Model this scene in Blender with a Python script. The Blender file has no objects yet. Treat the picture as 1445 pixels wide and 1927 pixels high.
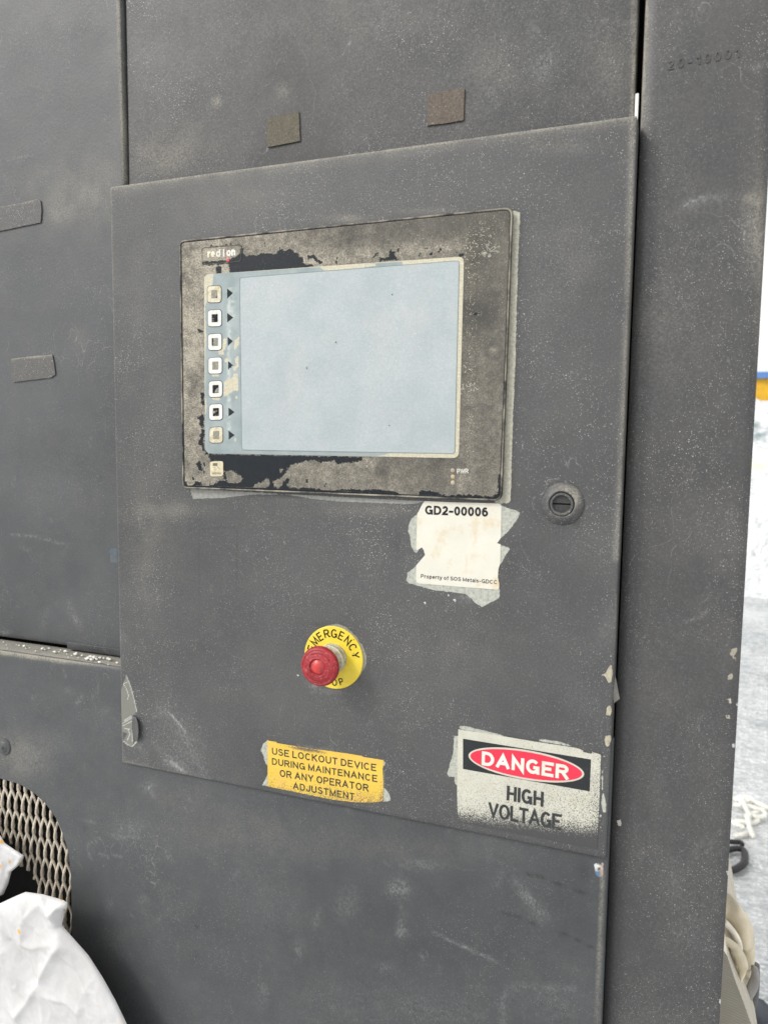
import bpy, bmesh, math, random
import numpy as np
from mathutils import Vector, noise
from mathutils.geometry import delaunay_2d_cdt

# ------------------------------------------------------------------ camera, sky, sun
scene = bpy.context.scene
COL = scene.collection
ZB = 1.05                                   # height of the control door's lower edge above the ground
F = 1393.17
YAW, PITCH, ROLL = -0.35753, -0.09214, 0.01226
CAM = np.array([0.53577, -0.62869, 0.34982 + ZB])
fw = np.array([math.sin(YAW)*math.cos(PITCH), math.cos(YAW)*math.cos(PITCH), math.sin(PITCH)])
r0 = np.cross(fw, [0, 0, 1]); r0 /= np.linalg.norm(r0); u0 = np.cross(r0, fw)
RT = r0*math.cos(ROLL) + u0*math.sin(ROLL)
UP = -r0*math.sin(ROLL) + u0*math.cos(ROLL)
cd = bpy.data.cameras.new('camera'); cam = bpy.data.objects.new('camera', cd); COL.objects.link(cam)
from mathutils import Matrix
M = Matrix(((RT[0], UP[0], -fw[0], CAM[0]), (RT[1], UP[1], -fw[1], CAM[1]), (RT[2], UP[2], -fw[2], CAM[2]), (0, 0, 0, 1)))
cam.matrix_world = M
cd.sensor_fit = 'HORIZONTAL'; cd.sensor_width = 36; cd.lens = F/1445*36
cd.clip_start = 0.02; cd.clip_end = 1000
cd.dof.use_dof = True; cd.dof.focus_distance = 0.76; cd.dof.aperture_fstop = 11
scene.camera = cam

SUN_EL, SUN_AZ = math.radians(38), math.radians(-42)     # azimuth: light comes from the left of and behind the camera
world = bpy.data.worlds.new('World'); scene.world = world; world.use_nodes = True
wn = world.node_tree.nodes; wl = world.node_tree.links
bg = wn['Background']
sky = wn.new('ShaderNodeTexSky'); sky.sky_type = 'NISHITA'; sky.sun_disc = False
sky.sun_elevation = SUN_EL
sky.sun_rotation = math.pi - SUN_AZ
sky.dust_density = 6.0; sky.air_density = 1.0; sky.ozone_density = 0.6
hs = wn.new('ShaderNodeHueSaturation'); hs.inputs['Saturation'].default_value = 0.2
wl.new(sky.outputs[0], hs.inputs['Color'])
mx = wn.new('ShaderNodeMix'); mx.data_type = 'RGBA'; mx.inputs[0].default_value = 0.6      # thin even cloud over the blue sky
mx.inputs[7].default_value = (7.25, 7.2, 7.1, 1); wl.new(hs.outputs[0], mx.inputs[6]); wl.new(mx.outputs[2], bg.inputs['Color'])
bg.inputs['Strength'].default_value = 0.15
sl = bpy.data.lights.new('sun', 'SUN'); sl.energy = 0.8; sl.angle = math.radians(10); sl.color = (1, 0.97, 0.93)
so = bpy.data.objects.new('sun', sl); COL.objects.link(so)
tosun = Vector((math.sin(SUN_AZ)*math.cos(SUN_EL), -math.cos(SUN_AZ)*math.cos(SUN_EL), math.sin(SUN_EL)))
so.rotation_euler = tosun.to_track_quat('Z', 'Y').to_euler(); so.location = (-2, -3, 4)
vs = scene.view_settings; vs.view_transform = 'Standard'; vs.look = 'None'; vs.gamma = 1; vs.exposure = 0.42
vs.use_curve_mapping = False

rng = random.Random(7)

def at(x, y, Y=0.0):
    d = fw + (x-722.5)/F*RT - (y-963.5)/F*UP
    return CAM + d*(Y-CAM[1])/d[1]
def atz(x, y, Z=0.0):
    d = fw + (x-722.5)/F*RT - (y-963.5)/F*UP
    return CAM + d*(Z-CAM[2])/d[2]
def proj(P):
    d = P - CAM; k = d@fw
    return 722.5+F*(d@RT)/k, 963.5-F*(d@UP)/k
def xz(pts, Y=0.0):
    return [(at(a, b, Y)[0], at(a, b, Y)[2]) for a, b in pts]
def crop(pts, ox, oy, s):
    return [(ox+a/s, oy+b/s) for a, b in pts]

# ------------------------------------------------------------------ shader helper
class T:
    def __init__(s, name):
        s.m = bpy.data.materials.new(name); s.m.use_nodes = True
        s.t = s.m.node_tree; s.b = s.t.nodes['Principled BSDF']
        s.tc = s.t.nodes.new('ShaderNodeTexCoord').outputs['Object']
    def n(s, ty, **k):
        o = s.t.nodes.new(ty)
        for a, v in k.items(): setattr(o, a, v)
        return o
    def put(s, sock, v):
        if isinstance(v, bpy.types.NodeSocket): s.t.links.new(v, sock)
        elif isinstance(v, tuple) and len(v) == 3 and sock.type == 'RGBA': sock.default_value = (*v, 1)
        else: sock.default_value = v
    def math(s, op, a, b=0.0, clamp=False):
        o = s.n('ShaderNodeMath', operation=op, use_clamp=clamp); s.put(o.inputs[0], a); s.put(o.inputs[1], b); return o.outputs[0]
    def noise(s, scale, detail=3, rough=.55, vec=None, w=None):
        o = s.n('ShaderNodeTexNoise'); o.inputs['Scale'].default_value = scale; o.inputs['Detail'].default_value = detail
        o.inputs['Roughness'].default_value = rough; s.put(o.inputs['Vector'], vec or s.tc); return o.outputs['Fac']
    def vor(s, scale, vec=None, feature='F1'):
        o = s.n('ShaderNodeTexVoronoi', feature=feature); o.inputs['Scale'].default_value = scale; s.put(o.inputs['Vector'], vec or s.tc); return o
    def ramp(s, v, a, b, c=0.0, d=1.0):
        o = s.n('ShaderNodeMapRange'); s.put(o.inputs[0], v)
        for i, q in enumerate((a, b, c, d)): s.put(o.inputs[i+1], q)
        return o.outputs[0]
    def mix(s, f, a, b):
        o = s.n('ShaderNodeMix', data_type='RGBA'); s.put(o.inputs[0], f); s.put(o.inputs[6], a); s.put(o.inputs[7], b); return o.outputs[2]
    def scaled(s, v, rot=(0, 0, 0)):
        o = s.n('ShaderNodeMapping'); o.inputs['Scale'].default_value = v; o.inputs['Rotation'].default_value = rot
        s.t.links.new(s.tc, o.inputs[0]); return o.outputs[0]
    def attr(s, name):
        a = s.n('ShaderNodeAttribute', attribute_name=name); sp = s.n('ShaderNodeSeparateColor')
        s.t.links.new(a.outputs['Color'], sp.inputs[0]); return a, sp.outputs
    def bump(s, h, dist=.001, st=1.0, prev=None):
        o = s.n('ShaderNodeBump'); o.inputs['Distance'].default_value = dist; o.inputs['Strength'].default_value = st
        s.put(o.inputs['Height'], h)
        if prev: s.t.links.new(prev, o.inputs['Normal'])
        return o.outputs[0]
    def out(s, col=None, rough=None, normal=None, metal=None, spec=None):
        if col is not None: s.put(s.b.inputs['Base Color'], col)
        if rough is not None: s.put(s.b.inputs['Roughness'], rough)
        if normal is not None: s.t.links.new(normal, s.b.inputs['Normal'])
        if metal is not None: s.b.inputs['Metallic'].default_value = metal
        if spec is not None: s.b.inputs['Specular IOR Level'].default_value = spec
        return s.m

def speckles(t, col, amount, tint=(.72, .71, .67)):
    """fine pale dust grains sitting on a surface"""
    nz = t.noise(4, 4, .6)
    amount = t.math('MULTIPLY', t.ramp(nz, .38, .62, .35, 1.25), amount)
    for sc, gate, rad in ((560, .80, .30), (1150, .62, .40), (230, .972, .15)):
        v = t.vor(sc)
        sep = t.n('ShaderNodeSeparateColor'); t.t.links.new(v.outputs['Color'], sep.inputs[0])
        lim = t.ramp(sep.outputs[0], gate, 1.0, 0.0, rad)
        m = t.ramp(t.math('SUBTRACT', lim, v.outputs['Distance']), 0.0, .09)
        cl = t.ramp(t.noise(18, 3), .36, .62, .2, 1.0)
        m = t.math('MULTIPLY', t.math('MULTIPLY', m, cl), amount, clamp=True)
        col = t.mix(m, col, tint)
    return col

def paint_mat(name, a=(.072, .072, .076), b=(.098, .097, .097), spk=.55, rough=.5, grainy=.35):
    t = T(name)
    at_, w = t.attr('wear_shade'); ch, _ = t.attr('chip')
    n1 = t.noise(5, 5, .6); n2 = t.noise(45, 4); n3 = t.noise(650, 2, .6)
    col = t.mix(t.ramp(n1, .38, .64), a, b)
    col = t.mix(t.ramp(n2, .35, .75, 0, .35), col, (.10, .098, .093))
    col = t.mix(t.ramp(n3, .42, .7, 0, grainy), col, (.16, .158, .15))
    lo = t.noise(2.6, 5, .62)
    col = t.mix(t.ramp(lo, .48, .66, 0, .55), col, tuple(q*.62 for q in a))
    col = t.mix(t.math('MULTIPLY', t.ramp(t.noise(9, 6, .75), .55, .75, 0, .22), t.ramp(n2, .35, .6), clamp=True), col, (.115, .113, .108))
    # dark grime, plus shade painted along some panel edges
    col = t.mix(t.math('MULTIPLY', w[2], t.ramp(n2, .2, .8, .6, 1.0), clamp=True), col, (.022, .022, .024))
    # tan dust, plus the sky reflection painted on the post edge
    grain = t.ramp(n3, .30, .62, .25, 1.25)
    col = t.mix(t.math('MULTIPLY', t.math('MULTIPLY', w[0], grain), t.ramp(n2, .3, .6, .55, 1.1), clamp=True), col, (.27, .255, .215))
    # dry scuffs
    st = t.math('ADD', t.math('MULTIPLY', t.noise(300, 6, .9), .62), t.math('MULTIPLY', t.noise(1.0, 5, .8, t.scaled((700, 700, 260), (0, -.6, 0))), .38))
    sf = t.math('MULTIPLY', w[1], t.ramp(st, .46, .60, .02, .72), clamp=True)
    col = t.mix(sf, col, (.33, .335, .33))
    for sc, rt, gs in ((16, .5, 5), (30, -.9, 8), (11, 1.3, 4)):
        ln = t.ramp(t.math('ABSOLUTE', t.math('SUBTRACT', t.noise(1.0, 1.5, .5, t.scaled((sc*1.8, sc, sc), (0, rt, 0))), .5)), .0004*sc/6+.0012, .0002, 0, 1)
        gt = t.math('MULTIPLY', t.ramp(t.noise(gs, 3, .7), .54, .64), t.ramp(t.noise(240, 4, .8), .42, .58, .0, .75))
        col = t.mix(t.math('MULTIPLY', ln, gt, clamp=True), col, (.30, .30, .295))
    col = speckles(t, col, spk)
    # paint missing: crisp, ragged outline
    sd = t.math('ADD', ch.outputs['Alpha'], t.math('MULTIPLY', t.math('SUBTRACT', t.noise(220, 6, .8), .5), 8.0))
    cm = t.ramp(sd, -.25, .25)
    chc = t.mix(t.ramp(t.noise(330, 5, .8), .44, .62, 0, .55), ch.outputs['Color'], (.15, .145, .13))
    col = t.mix(cm, col, chc)
    col = t.mix(t.math('MULTIPLY', t.math('MULTIPLY', t.math('SUBTRACT', w[1], .85, True), 2.0), t.ramp(st, .42, .56, .2, 1.0), clamp=True), col, (.44, .45, .42))
    h = t.math('ADD', t.math('MULTIPLY', t.noise(330, 2, .5), .6), t.math('MULTIPLY', n3, .35))
    h = t.math('ADD', h, t.math('MULTIPLY', cm, -.8))
    nb = t.bump(h, .00035, .8)
    nb = t.bump(t.noise(9, 2), .006, .35, nb)
    rg = t.ramp(n1, .3, .7, rough-.06, rough+.1)
    rg = t.math('ADD', rg, t.math('MULTIPLY', t.math('ADD', w[0], w[1]), .25), clamp=True)
    return t.out(col, rg, nb, spec=.45)

def simple(name, col, rough=.5, var=.15, scale=60, spk=0.0, bump=.0002, bs=500, metal=0, dirt=None, dirtamt=0.0, spec=.35, dirtscale=90):
    t = T(name)
    n = t.noise(scale, 4); c2 = tuple(min(1, q*(1+var)) for q in col); c1 = tuple(q*(1-var) for q in col)
    c = t.mix(t.ramp(n, .3, .7), c1, c2)
    if dirt: c = t.mix(t.ramp(t.noise(dirtscale, 5, .7), .62-dirtamt*.3, .85-dirtamt*.3, 0, 1), c, dirt)
    if spk: c = speckles(t, c, spk)
    return t.out(c, t.ramp(n, .3, .7, rough-.05, rough+.08), t.bump(t.noise(bs, 2), bump) if bump else None, metal, spec)

# ------------------------------------------------------------------ mesh helpers
def tag(o, label=None, cat=None, group=None, kind=None):
    if label: o['label'] = label
    if cat: o['category'] = cat
    if group: o['group'] = group
    if kind: o['kind'] = kind
    return o
def thing(name, loc, label, cat, group=None):
    o = bpy.data.objects.new(name, None); o.empty_display_size = .02; o.location = loc; COL.objects.link(o)
    return tag(o, label, cat, group)
def origin(o):
    p = Vector((0, 0, 0))
    while o: p += Vector(o.location); o = o.parent
    return p
def mk(name, V, Fc, mat, parent=None, smooth=True, attrs=None, sharp=None):
    V = np.asarray(V, dtype=np.float64)
    if parent is not None: V = V - np.array(origin(parent))
    me = bpy.data.meshes.new(name)
    if isinstance(Fc, np.ndarray):
        k = Fc.shape[1]
        me.vertices.add(len(V)); me.vertices.foreach_set('co', V.astype(np.float32).ravel())
        me.loops.add(Fc.size); me.loops.foreach_set('vertex_index', Fc.astype(np.int32).ravel())
        me.polygons.add(len(Fc)); me.polygons.foreach_set('loop_start', np.arange(0, Fc.size, k, dtype=np.int32))
        me.update(calc_edges=True)
    else:
        me.from_pydata([tuple(v) for v in V], [], Fc)
    me.validate()
    if smooth: me.polygons.foreach_set('use_smooth', [True]*len(me.polygons))
    if attrs:
        for k_, arr in attrs.items():
            at_ = me.attributes.new(k_, 'FLOAT_COLOR', 'POINT'); at_.data.foreach_set('color', arr.astype(np.float32).ravel())
    if attrs is None and mat and 'paint' in mat.name and mat.name not in ('yellow_bin_paint', 'blue_rim_paint'):
        n_ = len(me.vertices); a0 = np.zeros((n_, 4)); a1 = np.full((n_, 4), .3); a1[:, 3] = -10
        for k_, arr in (('wear_shade', a0), ('chip', a1)):
            q_ = me.attributes.new(k_, 'FLOAT_COLOR', 'POINT'); q_.data.foreach_set('color', arr.astype(np.float32).ravel())
    me.update()
    if sharp is not None:
        try: me.set_sharp_from_angle(angle=math.radians(sharp))
        except Exception: pass
    if mat: me.materials.append(mat)
    o = bpy.data.objects.new(name, me); COL.objects.link(o)
    if parent is not None: o.parent = parent
    return o

def inpoly(X, Y, P):
    P = np.asarray(P); c = np.zeros(len(X), bool); j = len(P)-1
    for i in range(len(P)):
        xi, yi = P[i]; xj, yj = P[j]
        if yi != yj:
            m = ((yi > Y) != (yj > Y)) & (X < (xj-xi)*(Y-yi)/(yj-yi)+xi); c ^= m
        j = i
    return c
def dseg(X, Y, a, b):
    ax, ay = a; bx, by = b; dx, dy = bx-ax, by-ay; L = dx*dx+dy*dy+1e-12
    t = np.clip(((X-ax)*dx+(Y-ay)*dy)/L, 0, 1)
    return np.hypot(X-ax-t*dx, Y-ay-t*dy)
def sdf(X, Y, P, lim=10.0):
    """signed distance in px, positive inside, clamped"""
    P = [tuple(p) for p in P]; A = np.array(P)
    out = np.full(len(X), -lim); m = (X > A[:, 0].min()-lim) & (X < A[:, 0].max()+lim) & (Y > A[:, 1].min()-lim) & (Y < A[:, 1].max()+lim)
    if not m.any(): return out
    x, y = X[m], Y[m]; d = np.full(len(x), 1e9)
    for i in range(len(P)): d = np.minimum(d, dseg(x, y, P[i], P[(i+1) % len(P)]))
    s = np.where(inpoly(x, y, P), d, -d); out[m] = np.clip(s, -lim, lim); return out

class WearShade:
    """wear marks given by where they sit on the surface, with some painted shade and reflection, turned into mesh attributes"""
    def __init__(s): s.g = []; s.st = []; s.ch = []
    def spot(s, x, y, rx, ry, amt, c=1, ang=0): s.g.append((x, y, rx, ry, amt, c, ang)); return s
    def stroke(s, pts, w, amt, c=1): s.st.append((pts, w, amt, c)); return s
    def chip(s, pts, col, grow=0): s.ch.append((pts, col, grow)); return s
    def attrs(s, V):
        X, Y = proj(V); W = np.zeros((len(V), 4)); W[:, 3] = 1
        for x, y, rx, ry, a, c, ang in s.g:
            ca, sa = math.cos(math.radians(ang)), math.sin(math.radians(ang))
            dx, dy = X-x, Y-y; u = (dx*ca+dy*sa)/rx; v = (-dx*sa+dy*ca)/ry
            W[:, c] += a*np.exp(-(u*u+v*v))
        for pts, w, a, c in s.st:
            A = np.array(pts); m = (X > A[:, 0].min()-3*w) & (X < A[:, 0].max()+3*w) & (Y > A[:, 1].min()-3*w) & (Y < A[:, 1].max()+3*w)
            if not m.any(): continue
            d = np.full(m.sum(), 1e9)
            for i in range(len(pts)-1): d = np.minimum(d, dseg(X[m], Y[m], pts[i], pts[i+1]))
            W[m, c] += a*np.exp(-(d/w)**2)
        C = np.zeros((len(V), 4)); C[:, :3] = .35; C[:, 3] = -10
        for pts, col, grow in s.ch:
            d = sdf(X, Y, pts)+grow; m = d > C[:, 3]
            C[m, :3] = col; C[m, 3] = d[m]
        W[:, :3] = np.clip(W[:, :3], 0, 2)
        return {'wear_shade': W, 'chip': C}

def slab(name, x0, x1, z0, z1, y0, depth, r, res, mat, parent, wear_shade=None, sidesteps=3, seg=4):
    """sheet-metal panel: dense front, rounded edges, real depth"""
    def axis(a, b):
        n = max(2, int((b-a-2*r)/res)); mid = list(np.linspace(a+r, b-r, n+1))
        lo = [a+r*(1-math.cos(math.pi/2*k/seg)) for k in range(seg)]
        hi = [b-r*(1-math.cos(math.pi/2*k/seg)) for k in range(seg-1, -1, -1)]
        return lo+mid+hi
    gx, gz = axis(x0, x1), axis(z0, z1)
    sd = [depth*k/sidesteps for k in range(sidesteps, 0, -1)]
    # parameter lists: (coordinate, how far down the side)
    px = [(x0, s) for s in sd]+[(g, 0) for g in gx]+[(x1, s) for s in sd[::-1]]
    pz = [(z0, s) for s in sd]+[(g, 0) for g in gz]+[(z1, s) for s in sd[::-1]]
    U = np.array([p[0] for p in px]); US = np.array([p[1] for p in px]); Wz = np.array([p[0] for p in pz]); WS = np.array([p[1] for p in pz])
    XX, ZZ = np.meshgrid(U, Wz); SX, SZ = np.meshgrid(US, WS); S = np.maximum(SX, SZ)
    YY = y0+np.where(S > 0, r+(depth-r)*(S/depth), 0)
    P = np.stack([XX, YY, ZZ], -1).reshape(-1, 3)
    inn = np.stack([np.clip(P[:, 0], x0+r, x1-r), np.maximum(P[:, 1], y0+r), np.clip(P[:, 2], z0+r, z1-r)], 1)
    d = P-inn; L = np.linalg.norm(d, axis=1, keepdims=True); L[L < 1e-9] = 1
    far = (np.linalg.norm(d, axis=1) > 1e-9)
    P = np.where(far[:, None], inn+d/L*r, P)
    nx, nz = len(px), len(pz); idx = np.arange(nx*nz).reshape(nz, nx)
    q = np.stack([idx[:-1, :-1], idx[:-1, 1:], idx[1:, 1:], idx[1:, :-1]], -1)
    bad = ((SX[:-1, :-1] > 0) | (SX[1:, 1:] > 0)) & ((SZ[:-1, :-1] > 0) | (SZ[1:, 1:] > 0))
    q = q[~bad]
    return mk(name, P, q, mat, parent, attrs=(wear_shade or WearShade()).attrs(P))

def rag(pts, step, amp, seed=0, closed=True):
    """subdivide an outline and fray it"""
    o = []; n = len(pts)
    for i in range(n if closed else n-1):
        a = Vector((*pts[i], 0)); b = Vector((*pts[(i+1) % n], 0)); k = max(1, int((b-a).length/step))
        for j in range(k):
            p = a.lerp(b, j/k); q = noise.noise_vector(Vector((p.x*1.0/step, p.y*1.0/step, seed*7.1)))
            o.append((p.x+q.x*amp, p.y+q.y*amp))
    return o
def rounded(pts, r, n=5):
    o = []; m = len(pts)
    for i in range(m):
        p = Vector(pts[i]); a = (Vector(pts[i-1])-p).normalized(); b = (Vector(pts[(i+1) % m])-p).normalized()
        rr = r[i] if isinstance(r, (list, tuple)) else r
        if rr <= 0: o.append(tuple(p)); continue
        p0, p1 = p+a*rr, p+b*rr
        for k in range(n+1):
            t = k/n; o.append(tuple(p0*(1-t)**2+p*2*t*(1-t)+p1*t*t))
    return o

def sheet(name, pts, y0, thick, mat, parent, step=None, holes=(), attrs=None, rnd=None, hfun=None, smooth=False, sharp=30):
    """flat plate from an outline in (x, z) metres: front at y0, thickness going back"""
    vs_ = [Vector(p) for p in pts]; ed = [(i, (i+1) % len(pts)) for i in range(len(pts))]
    for h in holes:
        b = len(vs_); vs_ += [Vector(p) for p in h]; ed += [(b+i, b+(i+1) % len(h)) for i in range(len(h))]
    A = np.array(pts)
    if step:
        gx = list(np.arange(A[:, 0].min()+step*.5, A[:, 0].max(), step)); gz = list(np.arange(A[:, 1].min()+step*.5, A[:, 1].max(), step))
        if rnd:
            for q in (.0003, .001, .0018): gx += [rnd[1]-q*rnd[4]/.003]; gz += [rnd[3]-q*rnd[4]/.003]
        GX, GZ = np.meshgrid(gx, gz); GX = GX.ravel(); GZ = GZ.ravel()
        m = inpoly(GX, GZ, pts)
        for h in holes: m &= ~inpoly(GX, GZ, h)
        d = np.full(m.sum(), 1e9); gxm, gzm = GX[m], GZ[m]
        if len(pts) < 400:
            for i in range(len(pts)): d = np.minimum(d, dseg(gxm, gzm, pts[i], pts[(i+1) % len(pts)]))
        for h in holes:
            for i in range(len(h)): d = np.minimum(d, dseg(gxm, gzm, h[i], h[(i+1) % len(h)]))
        k = d > (step*.3 if not rnd else step*.02)
        vs_ += [Vector((a, b)) for a, b in zip(gxm[k], gzm[k])]
    V, E_, Ft, *_ = delaunay_2d_cdt(vs_, ed, [], 0, 1e-7)
    V = np.array([tuple(v) for v in V]); Ft = np.array([f for f in Ft if len(f) == 3])
    c = V[Ft].mean(1); m = inpoly(c[:, 0], c[:, 1], pts)
    for h in holes: m &= ~inpoly(c[:, 0], c[:, 1], h)
    Ft = Ft[m]
    a, b, cc = V[Ft[:, 0]], V[Ft[:, 1]], V[Ft[:, 2]]
    ar = (b[:, 0]-a[:, 0])*(cc[:, 1]-a[:, 1])-(b[:, 1]-a[:, 1])*(cc[:, 0]-a[:, 0])
    Ft = Ft[np.abs(ar) > 1e-13]; ar = ar[np.abs(ar) > 1e-13]
    Ft[ar < 0] = Ft[ar < 0][:, ::-1]
    used = np.unique(Ft); mp = -np.ones(len(V), int); mp[used] = np.arange(len(used)); V = V[used]; Ft = mp[Ft]
    Y = np.full(len(V), float(y0))
    if rnd:
        x0, x1, z0, z1, r = rnd
        for dd in (V[:, 0]-x0, x1-V[:, 0], V[:, 1]-z0, z1-V[:, 1]):
            q = np.clip(dd, 0, r); Y += r-np.sqrt(np.maximum(r*r-(r-q)**2, 0))
    if hfun is not None: Y = Y+hfun(V[:, 0], V[:, 1])
    P = np.stack([V[:, 0], Y, V[:, 1]], 1); n = len(P)
    # boundary edges
    e = np.concatenate([Ft[:, [0, 1]], Ft[:, [1, 2]], Ft[:, [2, 0]]]); key = {}
    es = set(map(tuple, e)); bd = [(i, j) for i, j in es if (j, i) not in es]
    bi = sorted({i for p in bd for i in p}); bm_ = {v: n+k for k, v in enumerate(bi)}
    back = P[bi].copy(); back[:, 1] = y0+thick+ (Y[bi]-y0 if hfun is not None else 0)
    allP = np.vstack([P, back]); side = []
    for i, j in bd: side += [(j, i, bm_[i]), (j, bm_[i], bm_[j])]
    # a front triangle wound counter-clockwise in (x, z) faces -y
    allF = np.vstack([Ft, np.array(side)])
    at_ = attrs.attrs(allP) if isinstance(attrs, WearShade) else (attrs(allP) if attrs else None)
    return mk(name, allP, allF, mat, parent, smooth=True if smooth or rnd else False, attrs=at_, sharp=sharp)

def tube(name, pts, r, mat, parent, n=8, closed=False, flat=1.0, flatdir=None, cap=True):
    P = [Vector(p) for p in pts]; m = len(P); V = []; Fc = []; ref = Vector(flatdir) if flatdir is not None else Vector((.3, .2, .9))
    rr = r if isinstance(r, (list, tuple)) else [r]*m
    for i in range(m):
        a = P[(i-1) % m] if (closed or i > 0) else P[0]; b = P[(i+1) % m] if (closed or i < m-1) else P[-1]
        t = (b-a).normalized(); s = t.cross(ref)
        if s.length < 1e-6: s = t.cross(Vector((1, 0, 0)))
        s.normalize(); u = s.cross(t).normalized()
        for k in range(n):
            an = 2*math.pi*k/n; V.append(P[i]+s*math.cos(an)*rr[i]+u*math.sin(an)*rr[i]*flat)
    for i in range(m if closed else m-1):
        for k in range(n):
            a = i*n+k; b = i*n+(k+1) % n; c = ((i+1) % m)*n+(k+1) % n; d = ((i+1) % m)*n+k; Fc.append((a, b, c, d))
    if cap and not closed: Fc += [tuple(range(n))[::-1], tuple(range((m-1)*n, m*n))]
    if name is None: return V, Fc
    return mk(name, [tuple(v) for v in V], Fc, mat, parent)
def spline(pts, k=6):
    P = [Vector(p) for p in pts]; o = []
    for i in range(len(P)-1):
        p0 = P[max(i-1, 0)]; p1 = P[i]; p2 = P[i+1]; p3 = P[min(i+2, len(P)-1)]
        for j in range(k):
            t = j/k; o.append(.5*((2*p1)+(-p0+p2)*t+(2*p0-5*p1+4*p2-p3)*t*t+(-p0+3*p1-3*p2+p3)*t**3))
    o.append(P[-1]); return o
def lathe(name, c, prof, mat, parent, n=64, a0=0.0, deform=None):
    """prof: (radius, y offset towards the viewer); axis is the panel's normal"""
    V = []; Fc = []; m = len(prof)
    for i, (r, h) in enumerate(prof):
        for k in range(n):
            an = 2*math.pi*k/n+a0; rr, hh = (r, h) if not deform else deform(r, h, an)
            V.append((c[0]+rr*math.cos(an), c[1]-hh, c[2]+rr*math.sin(an)))
    for i in range(m-1):
        for k in range(n):
            a = i*n+k; b = i*n+(k+1) % n; Fc.append((a, a+n, b+n, b))
    return mk(name, V, Fc, mat, parent, sharp=35)

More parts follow.
